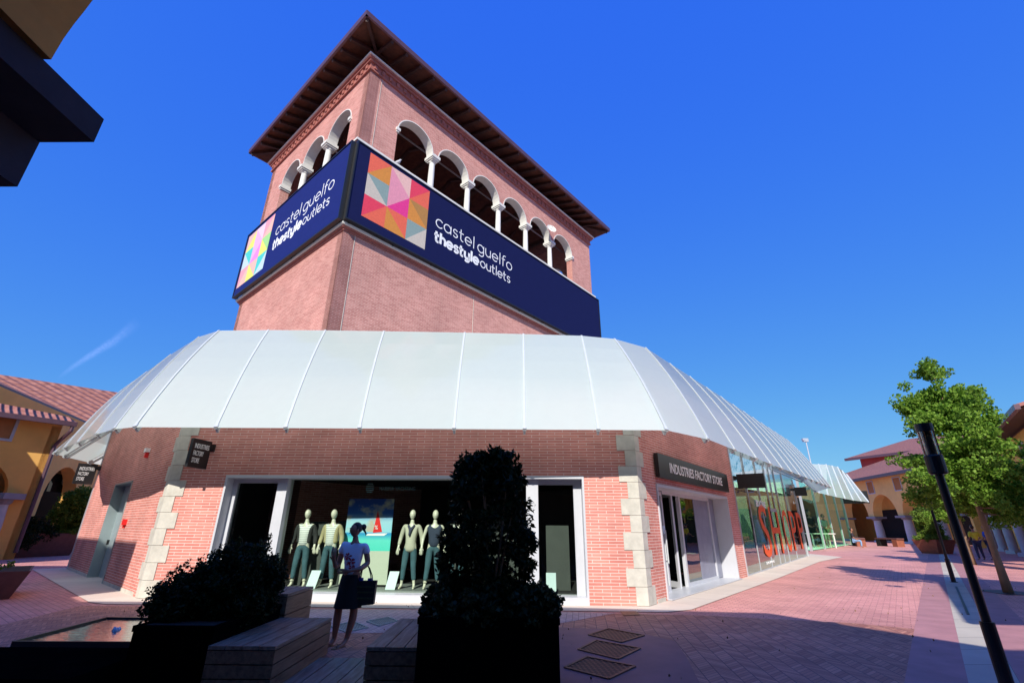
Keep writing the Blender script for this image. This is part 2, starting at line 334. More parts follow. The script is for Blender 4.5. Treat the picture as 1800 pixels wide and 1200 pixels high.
def wall(F, u0, u1, z0, z1, t, ops=(), mb=None, seg=14, intr=None, top=None):
    """ops: (ua, ub, lo, hi, arch)"""
    mb = mb or MB(); bs = {u0, u1}
    for o in ops:
        bs |= {o[0], o[1]}
        if o[4]:
            c, r = (o[0]+o[1])/2, (o[1]-o[0])/2
            bs |= {c-r*cos(pi*k/seg) for k in range(seg+1)}
    bs = sorted(b for b in bs if u0-1e-6 <= b <= u1+1e-6)
    b2 = [bs[0]]
    for b in bs[1:]:
        if b-b2[-1] > 1e-4: b2.append(b)
    tp = top or (lambda u: z1)
    def quad(u, v, a0, b0, a1, b1):   # between u and v, z from a to b
        mb.poly([F(u, a0), F(v, b0), F(v, b1), F(u, a1)], [(u, a0), (v, b0), (v, b1), (u, a1)])
        mb.poly([F(v, b0, -t), F(u, a0, -t), F(u, a1, -t), F(v, b1, -t)], [(v, b0), (u, a0), (u, a1), (v, b1)])
    ri = 1 if intr else 0
    for u, v in zip(b2[:-1], b2[1:]):
        m = (u+v)/2; zz = [z0]; cur_u, cur_v = z0, z0
        for o in sorted([o for o in ops if o[0] < m < o[1]], key=lambda o: o[2]):
            lo = o[2]
            if o[4]:
                c, r = (o[0]+o[1])/2, (o[1]-o[0])/2
                hu = o[3]+sqrt(max(r*r-(u-c)**2, 0)); hv = o[3]+sqrt(max(r*r-(v-c)**2, 0))
            else: hu = hv = o[3]
            if lo > cur_u+1e-4: quad(u, v, cur_u, cur_v, lo, lo)
            if lo > z0+1e-4 and lo > cur_u+1e-4: mb.poly([F(u, lo), F(v, lo), F(v, lo, -t), F(u, lo, -t)], [(u, 0), (v, 0), (v, t), (u, t)], ri)
            if not any(q is not o and q[0]-1e-6 <= m <= q[1]+1e-6 and abs(q[2]-hu) < 1e-3 and not o[4] for q in ops): mb.poly([F(v, hv), F(u, hu), F(u, hu, -t), F(v, hv, -t)], [(v, 0), (u, 0), (u, t), (v, t)], ri)
            cur_u, cur_v = hu, hv
        quad(u, v, cur_u, cur_v, tp(u), tp(v))
        mb.poly([F(u, tp(u)), F(v, tp(v)), F(v, tp(v), -t), F(u, tp(u), -t)], [(u, 0), (v, 0), (v, t), (u, t)])
    for o in ops:
        for uu, s in ((o[0], 1), (o[1], -1)):
            hi = o[3]
            if u0-1e-6 < uu < u1+1e-6: mb.poly([F(uu, o[2]), F(uu, hi), F(uu, hi, -t), F(uu, o[2], -t)][::s], [(0, o[2]), (0, hi), (t, hi), (t, o[2])][::s], ri)
    for uu in (u0, u1):
        mb.poly([F(uu, z0), F(uu, tp(uu)), F(uu, tp(uu), -t), F(uu, z0, -t)], [(0, z0), (0, tp(uu)), (t, tp(uu)), (t, z0)])
    return mb
def sheet(name, pts, z, mat, label=None, uvframe=None, parent=None, kind='structure'):
    mb = MB(); P = [Vector((p[0], p[1], z)) for p in pts]
    if uvframe: uv = [(uvframe(p)) for p in P]
    else: uv = [(p.x, p.y) for p in P]
    mb.poly(P, uv); o = mb.build(name, mat, parent)
    if kind: o['kind'] = kind
    return o
def text(s, F, u, z, h, mat, name, parent, width=None, ext=.006, d=.01, off=0, sx=1, mirror=False, shear=0):
    cu = bpy.data.curves.new('lettering', 'FONT'); cu.body = s; cu.size = 1; cu.extrude = ext/ max(h, .01)*.5; cu.offset = off; cu.resolution_u = 3; cu.shear = shear
    tmp = bpy.data.objects.new('lettering', cu); COL.objects.link(tmp)
    dg = bpy.context.evaluated_depsgraph_get(); me = bpy.data.meshes.new_from_object(tmp.evaluated_get(dg)); bpy.data.objects.remove(tmp)
    n = len(me.vertices); co = np.zeros(n*3); me.vertices.foreach_get('co', co); co = co.reshape(-1, 3)
    cap = .70; x0, x1 = co[:, 0].min(), co[:, 0].max(); sc = h/cap; kx = sc*sx if width is None else width/(x1-x0)
    out = np.zeros_like(co)
    for i, (x, y, zz) in enumerate(co):
        q = F(u+(x-x0)*kx, z+y*sc, d+zz*sc); out[i] = q
    me.vertices.foreach_set('co', out.ravel()); me.materials.clear(); me.materials.append(mat); me.update()
    o = bpy.data.objects.new(name, me); COL.objects.link(o)
    if parent: o.parent = parent
    return o
def leaves(name, cen, size, mat, parent=None, elong=1.8, jitter=.35, up=.2):
    cen = np.asarray(cen); n = len(cen)
    a = rng.normal(size=(n, 3)); a[:, 2] += up; a /= np.linalg.norm(a, axis=1)[:, None]
    b = rng.normal(size=(n, 3)); b -= (b*a).sum(1)[:, None]*a; b /= np.linalg.norm(b, axis=1)[:, None]
    s = (size*(1+jitter*rng.uniform(-1, 1, n)))[:, None]
    c = np.cross(a, b); w = s/elong/2
    v = np.stack([cen-a*s/2, cen+b*w+c*w*.25, cen+a*s/2, cen-b*w+c*w*.25], 1).reshape(-1, 3)
    me = bpy.data.meshes.new(name); me.vertices.add(4*n); me.vertices.foreach_set('co', v.ravel())
    me.loops.add(4*n); me.loops.foreach_set('vertex_index', np.arange(4*n, dtype=np.int32)); me.polygons.add(n)
    me.polygons.foreach_set('loop_start', np.arange(0, 4*n, 4, dtype=np.int32))
    me.update(calc_edges=True); me.materials.append(mat); me.validate()
    o = bpy.data.objects.new(name, me); COL.objects.link(o)
    if parent: o.parent = parent
    return o
def clumps(centres, rad, per, flat=.8):
    out = []
    for c in centres:
        k = int(per*random.uniform(.6, 1.3)); p = rng.normal(size=(k, 3)); p /= np.linalg.norm(p, axis=1)[:, None]
        p *= (rad*random.uniform(.7, 1.25))*rng.uniform(.25, 1, k)[:, None]**.6; p[:, 2] *= flat
        out.append(p+np.array(c))
    return np.concatenate(out)

# ================================================================== GROUND
gr = sheet('ground', [(-400, -60), (400, -60), (400, 600), (-400, 600)], 0, pave)
Q1 = g(243, 1052); Q2 = g(1140, 1066); LF = g(118, 1000); BD = g(1315, 1013); GE = g(1421, 977)
FF = frame(Q1, Q2); FL = frame(LF, Q1); FR = frame(Q2, BD); FG = frame(BD, GE)
Rd = FR.D; Rn = FR.n
def S(s, o, z=0): return Vector((Q2.x, Q2.y, 0))+Rd*s+Rn*o+Vector((0, 0, z))     # street frame: s along, o across
herr = [(-9.3, 11.5), (-8, 5), (-6, 3), (9, 3), (9.4, 8.2), (8.3, 9.0), (6.5, 10.2), (3.9, 10.9), (0, 11.2)]
sheet('herringbone_paving', herr, .004, herring)
sheet('lilac_paving', [(-5.6, 11.25), (-4.9, 9.4), (-2.6, 8.9), (-1.2, 9.1), (.4, 9.35), (.9, 8.7), (1.3, 8.9), (.6, 9.6), (2.2, 11.05), (0, 11.25)], .008, lilac)
sheet('lilac_paving', [(.2, 8.6), (1.0, 8.0), (.8, 7.3), (.2, 6.9), (-.5, 7.6)], .008, lilac)
# pale kerb strip along the shop
def strip(name, pts_in, w, z, mat, h=0):
    mb = MB(); acc = 0
    for i in range(len(pts_in)-1):
        a, b = pts_in[i], pts_in[i+1]; wa, wb = (w[i], w[i+1]) if isinstance(w, list) else (w, w)
        L = (Vector(b[0])-Vector(a[0])).length
        P = [Vector((*a[1][:2], z)), Vector((*b[1][:2], z)), Vector((*b[0][:2], z)), Vector((*a[0][:2], z))]
        mb.poly(P, [(acc, 0), (acc+L, 0), (acc+L, 1), (acc, 1)]); acc += L
    o = mb.build(name, mat); o['kind'] = 'structure'; return o
oc = lambda F, u, d: F(u, 0, d)
strip('kerb_strip', [(oc(FL, -.6, -.6), oc(FL, -.8, .95)), (oc(FL, FL.L, -.2), oc(FL, FL.L-.1, .9)+Vector((0, 0, 0))),
                     (oc(FF, .2, -.2), oc(FF, -.1, .85)), (oc(FF, FF.L-.2, -.2), oc(FF, FF.L+.2, .75)),
                     (oc(FR, .3, -.2), oc(FR, .2, .9)), (oc(FR, FR.L, -.2), oc(FR, FR.L, 1.0)), (oc(FG, 12, -.2), oc(FG, 12, 1.2)), (oc(FG, FG.L, -.2), oc(FG, FG.L+.3, 1.9)),
                     (oc(FG, FG.L+4, -3), oc(FG, FG.L+4, -.5))], 1, .012, kerb)
# grey stone strip running down the street
pa = [(g(1702, 1197), g(1792, 1197)), (g(1651, 978), g(1668, 978))]
dA = (pa[1][0]-pa[0][0]).normalized(); dB = (pa[1][1]-pa[0][1]).normalized()
strip('stone_path', [(pa[0][0]-dA*4, pa[0][1]-dB*4), (pa[1][0], pa[1][1]), (pa[1][0]+dA*40, pa[1][1]+dB*40)], 1, .006, path_m)
# plain band beside it
strip('brick_band', [(pa[0][1]-dB*4, pa[0][1]-dB*4+Vector((.75, 0, 0))), (pa[1][1]+dB*20, pa[1][1]+dB*20+Vector((.75, 0, 0)))], 1, .005, plain('plain_pink_band', (.42, .2, .2), .7, var=.15, scale=2))
strip('brick_band', [(pa[0][0]-dA*4-Vector((.75, 0, 0)), pa[0][0]-dA*4), (pa[1][0]+dA*20-Vector((.75, 0, 0)), pa[1][0]+dA*20)], 1, .005, MATS['plain_pink_band'])
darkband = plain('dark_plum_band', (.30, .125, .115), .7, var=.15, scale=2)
# distant ground colour is the same paving; low horizon hedge of far roofs comes from buildings below

# ================================================================== TOWER
D = 17; ray0 = ray(606, 395); aaz = math.atan2(ray0[0], ray0[1]); TP = Vector((D*sin(aaz), D*cos(aaz), 0))
TR = Vector((sin(radians(41)), cos(radians(41)), 0)); TL = Vector((-cos(radians(41)), sin(radians(41)), 0))
WR, WL, TH = 19.15, 10.45, .45
tower = empty('brick_tower', TP, 'tall pink brick tower with an arcaded belvedere under wide dark eaves behind the glass canopy', 'tower')
FTR = frame(TP, TP+TR*WR); FTL = frame(TP+TL*WL, TP)          # outward = towards viewer
FTB = frame(TP+TR*WR+TL*WL, TP+TL*WL); FTE = frame(TP+TR*WR, TP+TR*WR+TL*WL)
def put(mb, name, mat, parent, **k):
    o = mb.build(name, mat, None, **k)
    o.parent = parent; o.matrix_parent_inverse = Matrix.Translation(-parent.location) if True else Matrix()
    return o
ZS, ZSP = 17.25, 19.42
opsR = []; sR = 15.24/6
for k in range(6):
    c = 1.62+sR*(k+.5); opsR.append((c-1.08, c+1.08, ZSP, ZSP, True))
opsL = []; nL = 3; sL = (8.55-.95)/3
for k in range(3):
    c = WL-(.95+sL*(k+.5)); opsL.append((c-1.05, c+1.05, ZSP, ZSP, True))
for F, L, ops in ((FTR, WR, opsR), (FTL, WL, opsL), (FTB, WR, opsR), (FTE, WL, opsL)):
    e_ = 0 if F in (FTR, FTB) else .003
    put(wall(F, e_, L-e_, 0, 22.3, TH, [tuple(o) for o in ops]+[(min(o[0] for o in ops), max(o[1] for o in ops), ZS, ZSP, False)]), 'brick_wall', tower_brick, tower)
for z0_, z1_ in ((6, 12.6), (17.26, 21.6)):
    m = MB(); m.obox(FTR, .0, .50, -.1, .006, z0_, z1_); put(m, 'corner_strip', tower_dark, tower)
# cornices / string courses
def ring(z0, z1, out, mat, name, mb=None):
    c = [TP-TR*out-TL*out, TP+TR*(WR+out)-TL*out, TP+TR*(WR+out)+TL*(WL+out), TP-TR*out+TL*(WL+out)]
    ci = [TP+TR*.05+TL*.05, TP+TR*(WR-.05)+TL*.05, TP+TR*(WR-.05)+TL*(WL-.05), TP+TR*.05+TL*(WL-.05)]
    m = MB()
    for k in range(4):
        a, b, d, e = c[k], c[(k+1) % 4], ci[(k+1) % 4], ci[k]
        V = lambda p, z: Vector((p.x, p.y, z))
        m.hexa([V(a, z0), V(b, z0), V(d, z0), V(e, z0), V(a, z1), V(b, z1), V(d, z1), V(e, z1)])
    return put(m, name, mat, tower)
ring(21.62, 21.72, .10, cornice_m, 'cornice'); ring(21.72, 22.02, .07, cornice_m, 'cornice'); ring(22.02, 22.14, .18, cornice_m, 'cornice'); ring(22.14, 22.24, .26, cornice_m, 'cornice'); ring(22.24, 22.31, .32, white_stone, 'cornice_edge')
m = MB()
for F, L in ((FTR, WR), (FTL, WL)):
    m = MB(); k = .1; m.obox(F, .05, L-.05, .06, .078, 21.73, 21.97)
    while k < L-.2: m.obox(F, k, k+.16, .07, .15, 21.74, 21.96); k += .42
    put(m, 'dentil_course', cornice_m, tower)
ring(16.98, 17.06, .05, cornice_m, 'string_course'); ring(17.06, 17.14, .12, cornice_m, 'string_course'); ring(17.14, 17.25, .19, white_stone, 'window_ledge')
ring(12.62, 12.72, .05, cornice_m, 'string_course'); ring(12.72, 12.80, .12, cornice_m, 'string_course'); ring(12.80, 12.90, .19, white_stone, 'stone_ledge')
# white arch trims and columns
for F, ops, L in ((FTR, opsR, WR), (FTL, opsL, WL), (FTB, opsR, WR), (FTE, opsL, WL)):
    m = MB()
    for o in ops:
        c, r = (o[0]+o[1])/2, (o[1]-o[0])/2; n = 18
        for k in range(n):
            a0, a1 = pi*k/n, pi*(k+1)/n
            P = lambda a, rr, d: F(c-rr*cos(a), ZSP+rr*sin(a), d)
            ri, ro = r-.02, r+.03
            m.hexa([P(a0, ri, .025), P(a1, ri, .025), P(a1, ri, -TH-.02), P(a0, ri, -TH-.02), P(a0, ro, .025), P(a1, ro, .025), P(a1, ro, -TH-.02), P(a0, ro, -TH-.02)])
    put(m, 'arch_trim', white_stone, tower)
    cs = [(ops[k][1]+ops[k+1][0])/2 if ops[0][0] < ops[1][0] else (ops[k][0]+ops[k+1][1])/2 for k in range(len(ops)-1)]
    for u in cs:
        m = MB(); c = F(u, ZS, -TH/2)
        m.lathe(c, [(0.14, .19), (.2, .17), (.26, .16), (1.1, .152), (1.78, .14), (1.80, .165), (1.86, .175)], 14)
        def ob(z0, z1, hw): m.obox(F, u-hw, u+hw, -TH/2-hw*1.25, -TH/2+hw*1.25, ZS+z0, ZS+z1)
        ob(0, .14, .19); ob(1.86, 1.93, .17); ob(1.93, 2.01, .22); ob(2.01, 2.17, .26)
        put(m, 'column', white_stone, tower)
    ends = [min(o[0] for o in ops), max(o[1] for o in ops)]
    m = MB()
    for u, s in ((ends[0], -1), (ends[1], 1)):
        a, b = sorted((u-s*.10, u+s*.12)); m.obox(F, a, b, -TH-.05, .10, ZSP-.16, ZSP); a, b = sorted((u-s*.05, u+s*.09)); m.obox(F, a, b, -TH-.03, .06, ZSP-.25, ZSP-.16)
    put(m, 'impost', white_stone, tower)
# narrow pale cable line on the street face
m = MB(); m.obox(FTR, .50, .52, .002, .02, 7, 12.62); put(m, 'cable_duct', stone, tower)
m = MB(); m.obox(FTR, .62, .64, .002, .02, 17.25, 21.6); put(m, 'cable_duct', stone, tower)
m = MB(); m.obox(FTR, 7.3, 7.315, .002, .02, 7, 12.62); put(m, 'cable_duct', stone, tower)
# belvedere floor, roof
def hexr(o, z0, z1, mat, name):
    V = lambda a, b, z: TP+TR*a+TL*b+Vector((0, 0, z)); m = MB()
    m.hexa([V(-o, -o, z0), V(WR+o, -o, z0), V(WR+o, WL+o, z0), V(-o, WL+o, z0), V(-o, -o, z1), V(WR+o, -o, z1), V(WR+o, WL+o, z1), V(-o, WL+o, z1)]); return put(m, name, mat, tower)
hexr(-.5, 16.6, 16.9, dark_panel, 'floor_slab')
OV = 1.12; V = lambda a, b, z: TP+TR*a+TL*b+Vector((0, 0, z))
ze, zi, zr = 22.98, 22.34, 0
m = MB()   # sloping boarded soffit: rises gently inward
zin = 23.35
cs_o = [V(-OV, -OV, ze), V(WR+OV, -OV, ze), V(WR+OV, WL+OV, ze), V(-OV, WL+OV, ze)]
h = (WL/2+OV); ridge0 = V(WL/2, WL/2, ze+h*.36); ridge1 = V(WR-WL/2, WL/2, ze+h*.36)
for A, B, C, Dd in ((0, 1, ridge1, ridge0), (2, 3, ridge0, ridge1)): m.poly([cs_o[A], cs_o[B], C, Dd])
m.poly([cs_o[1], cs_o[2], ridge1]); m.poly([cs_o[3], cs_o[0], ridge0])
put(m, 'boarded_soffit', soffit_m, tower)
m = MB(); up = Vector((0, 0, .22))
def roofpoly(m, pts, e0, e1):
    D0 = (e1-e0).normalized(); 
    uv = [((p-e0).dot(D0), ((p-e0)-D0*(p-e0).dot(D0)).length) for p in pts]; m.poly(pts, uv)
co = [p+up for p in cs_o]; r0, r1 = ridge0+up, ridge1+up
roofpoly(m, [co[0], co[1], r1, r0], co[0], co[1]); roofpoly(m, [co[2], co[3], r0, r1], co[2], co[3]); roofpoly(m, [co[1], co[2], r1], co[1], co[2]); roofpoly(m, [co[3], co[0], r0], co[3], co[0])
put(m, 'tiled_roof', tiles, tower)
m = MB()
for k in range(4):
    a, b = cs_o[k], cs_o[(k+1) % 4]; d = (b-a).normalized(); out = Vector((d.y, -d.x, 0))
    m.hexa([a-Vector((0, 0, .03))-d*.1, b-Vector((0, 0, .03))+d*.1, b-Vector((0, 0, .03))+d*.1+out*.1, a-Vector((0, 0, .03))-d*.1+out*.1, a+up-d*.1, b+up+d*.1, b+up+d*.1+out*.13, a+up-d*.1+out*.13])
put(m, 'gutter', eave_m, tower)
sl = .36
def rafter(a_in, a_out):
    m = MB(); m.bar(a_in-Vector((0, 0, .14)), a_out-Vector((0, 0, .10)), .14, .18); put(m, 'rafter', dark_wood, tower)
for k in range(23):
    u = .3+k*(WR-.6)/22; rafter(V(u, .9, ze+(.9+OV)*sl), V(u, -OV+.04, ze)); 
for k in range(13):
    u = .3+k*(WL-.6)/12; rafter(V(.9, u, ze+(.9+OV)*sl), V(-OV+.04, u, ze))
for a, b in (((0.9, .9), (-OV+.05, -OV+.05)), ((WR-.9, .9), (WR+OV-.05, -OV+.05)), ((.9, WL-.9), (-OV+.05, WL+OV-.05))):
    rafter(V(a[0], a[1], ze+(.9+OV)*sl), V(b[0], b[1], ze))
# trusses inside
for k in range(5):
    u = 2.2+k*(WR-4.4)/4; m = MB(); m.bar(V(u, .5, 22.1), V(u, WL-.5, 22.1), .22, .3); m.bar(V(u, .6, 22.2), V(u, WL/2, 24.4), .18, .24); m.bar(V(u, WL-.6, 22.2), V(u, WL/2, 24.4), .18, .24); put(m, 'roof_truss', dark_wood, tower)
m = MB(); m.bar(V(.6, WL/2, 20.9), V(WR-.6, WL/2, 20.9), .07, .07); m.bar(V(.6, 2, 21.5), V(WR-.6, 2, 21.5), .07, .07); put(m, 'metal_tie', zinc, tower)

# banners
def glyphs(s):
    """mono-line rounded lettering: lists of strokes in em units (x-height 1); returns (strokes, advance)"""
    A = lambda cx, cy, rx, ry, a0, a1, n=18: [(cx+rx*cos(radians(a0+(a1-a0)*k/n)), cy+ry*sin(radians(a0+(a1-a0)*k/n))) for k in range(n+1)]
    G = {'o': ([A(.5, .5, .5, .5, 0, 360, 28)], 1.0), 'c': ([A(.5, .5, .5, .5, 42, 318, 24)], .88),
         'e': ([[(.02, .5), (.98, .5)]+A(.5, .5, .5, .5, 0, 312, 24)], 1.0),
         'a': ([A(.5, .5, .5, .5, 0, 360, 28), [(1, 1), (1, 0)]], 1.02),
         's': ([A(.38, .75, .30, .25, 30, 270, 12)+A(.38, .25, .32, .25, 90, -150, 12)], .74),
         't': ([[(.2, 1.45), (.2, .3)]+A(.48, .3, .28, .3, 180, 290, 8), [(-.05, 1), (.6, 1)]], .62),
         'l': ([[(.1, 1.6), (.1, 0)]], .2), 'h': ([[(.05, 1.55), (.05, 0)], [(.05, .5)]+A(.45, .55, .4, .45, 180, 0, 12)+[(.85, 0)]], .9),
         'u': ([[(.05, 1), (.05, .45)]+A(.47, .45, .42, .45, 180, 360, 12)+[(.89, 1), (.89, 0)]], .95),
         'y': ([[(.05, 1), (.05, .45)]+A(.47, .45, .42, .45, 180, 360, 12)+[(.89, 1), (.89, -.1)]+A(.47, -.1, .42, .35, 0, -130, 10)], .95),
         'g': ([A(.5, .5, .5, .5, 0, 360, 28), [(1, 1), (1, -.1)]+A(.55, -.1, .45, .38, 0, -130, 10)], 1.02),
         'f': ([[(.2, 0), (.2, 1.2)]+A(.5, 1.2, .3, .35, 180, 60, 8), [(0, 1), (.55, 1)]], .6), ' ': ([], .3)}
    return G[s]
def strokes(txt, F, u, z, xh, sw, d, mb, kern=.28, wid=1.0):
    x = 0
    for ch in txt:
        st, adv = glyphs(ch)
        for ln in st:
            P = [(x+a*wid, b) for a, b in ln]
            for i in range(len(P)-1):
                (ax, ay), (bx, by) = P[i], P[i+1]; L = math.hypot(bx-ax, by-ay) or 1; dx, dy = (bx-ax)/L, (by-ay)/L
                hw = sw/xh/2; ax -= dx*hw*.4; ay -= dy*hw*.4; bx += dx*hw*.4; by += dy*hw*.4; nx, ny = -dy*hw, dx*hw
                q = [(ax+nx, ay+ny), (ax-nx, ay-ny), (bx-nx, by-ny), (bx+nx, by+ny)]
                mb.poly([F(u+a*xh, z+b*xh, d+.0004*(i % 2)) for a, b in q][::1])
        x += adv*wid+kern
    return x*xh
def banner(name, F, u0, u1, z0, z1, sheetmat, label, lu, lz, ls, cols, tx, tz1, tz2, xh, sw, mirror=False, kern=.28):
    t = empty(name, F((u0+u1)/2, z0, .3), label, 'banner')
    m = MB(); m.obox(F, u0, u1, .24, .36, z0, z1); put(m, 'banner_sheet', sheetmat, t)
    m = MB()
    for a, b, c, dd in ((u0-.05, u1+.05, z0-.07, z0), (u0-.05, u1+.05, z1, z1+.06)): m.obox(F, a, b, .2, .40, c, dd)
    m.obox(F, u0-.05, u0, .2, .40, z0, z1); m.obox(F, u1, u1+.05, .2, .40, z0, z1)
    n = int((u1-u0)/2)
    for k in range(n+1):
        u = u0+.2+(u1-u0-.4)*k/n; m.obox(F, u-.04, u+.04, .19, .235, z0-.1, z1+.02)
    put(m, 'banner_frame', black_m, t)
    mm = [plain('patch_'+name+str(i), c, .5, var=.10, scale=14) for i, c in enumerate(cols)]
    m = MB(); g0 = [(0, 0), (1, 0), (2, 0), (3, 0)]
    tri = [((0, 0), (1, 0), (0, 1), 0), ((1, 0), (1, 1), (0, 1), 1), ((0, 1), (1, 1), (1, 2), 2), ((0, 1), (1, 2), (0, 2), 3), ((0, 2), (1, 2), (0, 3), 4), ((1, 2), (1, 3), (0, 3), 0),
           ((1, 0), (2, 1), (1, 1), 5), ((1, 0), (2, 0), (2, 1), 6), ((1, 1), (2, 1), (1, 2), 5), ((2, 1), (2, 2), (1, 2), 7), ((1, 2), (2, 3), (1, 3), 1), ((1, 2), (2, 2), (2, 3), 0),
           ((2, 0), (3, 0), (2, 1), 4), ((3, 0), (3, 1), (2, 1), 0), ((2, 1), (3, 2), (2, 2), 1), ((2, 1), (3, 1), (3, 2), 8), ((2, 2), (3, 2), (2, 3), 2), ((3, 2), (3, 3), (2, 3), 3)]
    for a, b, c, k in tri:
        P = [F(lu+(p[0])*ls/3, lz-p[1]*ls/3, .364) for p in (a, b, c)]; m.poly(P[::-1], None, k)
    put(m, 'patchwork_emblem', mm, t)
    m = MB(); x = strokes('castel', F, tx, tz1, xh, sw*.55, .364, m, kern); put(m, 'lettering', white_t, t)
    m = MB(); strokes('guelfo', F, tx+x+.3*xh, tz1, xh, sw*.55, .364, m, kern); put(m, 'lettering', white_t, t)
    m = MB(); x = strokes('thestyle', F, tx, tz2, xh*.80, sw*1.35, .364, m, kern*1.15); put(m, 'lettering', white_t, t)
    m = MB(); strokes('outlets', F, tx+x+.05, tz2, xh*.80, sw*.55, .364, m, kern*.9); put(m, 'lettering', white_t, t)
    return t
banner('hanging_banner', FTR, -.16, WR+.18, 12.98, 16.86, navy, 'long navy banner with warm patchwork emblem and white lettering on the right tower face',
       .44, 16.72, 3.3, [(.75, .13, .06), (.62, .24, .03), (.24, .32, .28), (.55, .48, .38), (.72, .05, .08), (.72, .28, .34), (.75, .45, .38), (.72, .04, .22), (.42, .20, .04)],
       4.27, 15.02, 14.2, .44, .10)
banner('hanging_banner', FTL, -.12, WL+.14, 12.98, 16.86, navy_l, 'shorter royal blue banner with pastel patchwork emblem on the left tower face',
       .05, 16.72, 3.3, [(.80, .45, .35), (.72, .72, .12), (.08, .55, .48), (.50, .62, .65), (.75, .32, .35), (.70, .40, .62), (.75, .55, .65), (.75, .25, .62), (.35, .62, .2)],
       4.05, 15.02, 14.2, .44, .10)
# dish on the tower column
t = empty('satellite_dish', FTR(13.7, 19.9, .25), 'small white satellite dish fixed by a tower column high above the banner', 'satellite dish')
m = MB(); ctr = FTR(13.75, 19.95, .35); ax = (FTR.n*.8+Vector((-.35, 0, .2))).normalized(); q = ax.to_track_quat('Z', 'Y')
for j in range(5):
    for k in range(18):
        f = lambda jj, kk: ctr+q @ Vector((.34*jj/5*cos(2*pi*kk/18), .34*jj/5*sin(2*pi*kk/18), .10*(jj/5)**2))
        m.poly([f(j, k), f(j+1, k), f(j+1, k+1), f(j, k+1)])
put(m, 'dish', white_stone, t)
m = MB(); m.tube([ctr, ctr+q @ Vector((0, .0, .3)), ], .015); m.tube([ctr+Vector((0, 0, -.05)), FTR(13.95, 20.3, .02)], .03); m.box(ctr.x-.03, ctr.x+.03, ctr.y-.03, ctr.y+.03, ctr.z+.1, ctr.z+.18); put(m, 'bracket_arm', zinc, t)
# pigeon on the ledge
def bird(loc, label):
    t = empty('pigeon', loc, label, 'bird'); m = MB(); x, y, z = loc
    m.tube([(x-.16, y, z+.10), (x-.05, y, z+.13), (x+.06, y, z+.17), (x+.11, y, z+.25), (x+.13, y, z+.31)], [.02, .07, .085, .05, .035], 8); m.tube([(x+.15, y, z+.31), (x+.2, y, z+.30)], [.012, .004], 5)
    m.tube([(x, y+.02, z), (x, y+.02, z+.1)], .008, 5); m.tube([(x, y-.02, z), (x, y-.02, z+.1)], .008, 5)
    put(m, 'bird_body', plain('pigeon_grey', (.45, .45, .48), .7), t, smooth=True)
bird(FTR(1.95, 17.25, .1), 'grey pigeon perched on the ledge under the first street-side arch')

# ================================================================== SHOP BUILDING A
shop = empty('brick_shop', FF(6, 0), 'red brick shop with pale stone quoins under a sloping white frosted glass canopy', 'building')
WT = 4.55
wlu0, wlz1 = 1.49, 2.85; wu1 = 10.69
put(wall(FF, .0, FF.L, 0, WT, .35, [(wlu0, wu1, .04, wlz1, False)]), 'brick_wall', brick, shop)
du0, du1 = FL.u((-14.0, 17.15, 0)), FL.u((-12.07, 15.45, 0))
put(wall(FL, 0, FL.L, 0, 5.7, .35, [(du0, du1, 0, 2.95, False)], top=lambda u: 5.7-1.1*u/FL.L), 'brick_wall', brick, shop)
eu0, eu1 = 1.17, 8.0
put(wall(FR, 0, FR.L, 0, 5.6, .35, [(eu0, eu1, .03, 2.76, False)], top=lambda u: 4.65+.09*u), 'brick_wall', brick, shop)
FLB = frame(LF+Vector((1.0, 9, 0)), LF); put(wall(FLB, 0, FLB.L, 0, 5.7, .35), 'brick_wall', brick, shop)
# quoins
def quoins(Fa, La, sa, Fb, Lb, sb, H):
    m = MB(); z = 0.02; k = 0; hh = .385
    while z < H:
        wa, wb = (.46, .27) if k % 2 else (.27, .46)
        ga, gb = sorted((La-sa*0, La-sa*wa)); m.obox(Fa, *sorted((La, La-sa*wa)), -.05, .022, z, z+hh-.008)
        m.obox(Fb, *sorted((Lb, Lb+sb*wb)), -.05, .024, z, z+hh-.008); z += hh; k += 1
    put(m, 'quoins', stone, shop)
quoins(FL, FL.L+.01, 1, FF, -.01, 1, 4.1); quoins(FF, FF.L+.012, 1, FR, -.012, 1, 4.2)
m = MB(); m.obox(FL, -.02, .1, -.04, .03, 0, 5.5); put(m, 'corner_trim', zinc, shop)
m = MB(); m.obox(FR, FR.L-.05, FR.L+.03, -.1, .03, 0, 5.2); put(m, 'corner_trim', zinc, shop)
for F_, a_, b_ in ((FL, .1, du0-.02), (FL, du1+.02, FL.L-.55), (FR, .55, eu0-.1)): m = MB(); m.obox(F_, a_, b_, 0, .012, 0, .10); put(m, 'stone_base', stone, shop)
# main display window
win = empty('display_window', FF(6, 0)); win.parent = shop; win.matrix_parent_inverse = Matrix.Translation(-shop.location)
def putw(mb, name, mat, par, **k):
    o = mb.build(name, mat, None, **k); o.parent = par; o.matrix_parent_inverse = Matrix.Translation(-par.matrix_world.translation) if par.parent is None else Matrix.Translation(-Vector(par.location)); return o
m = MB(); e = .002
m.obox(FF, wlu0, wlu0+.05, -.5, .03, .0, wlz1-.001); m.obox(FF, wu1-.05, wu1, -.5, .03, .0, wlz1-.001)
m.obox(FF, wlu0+.05, wu1-.05, -.5, .03, wlz1-.07, wlz1-.001); m.obox(FF, wlu0+.05, wu1-.05, -.5, .03, .0, .17)
m.obox(FF, 2.80, 3.06, -.48, -.16, .171, wlz1-.071); m.obox(FF, 9.25, 9.55, -.48, -.16, .171, wlz1-.071)
m.obox(FF, wlu0+.051, 2.799, -.40, -.28, wlz1-.17, wlz1-.071); m.obox(FF, 9.551, wu1-.051, -.40, -.28, wlz1-.19, wlz1-.071)
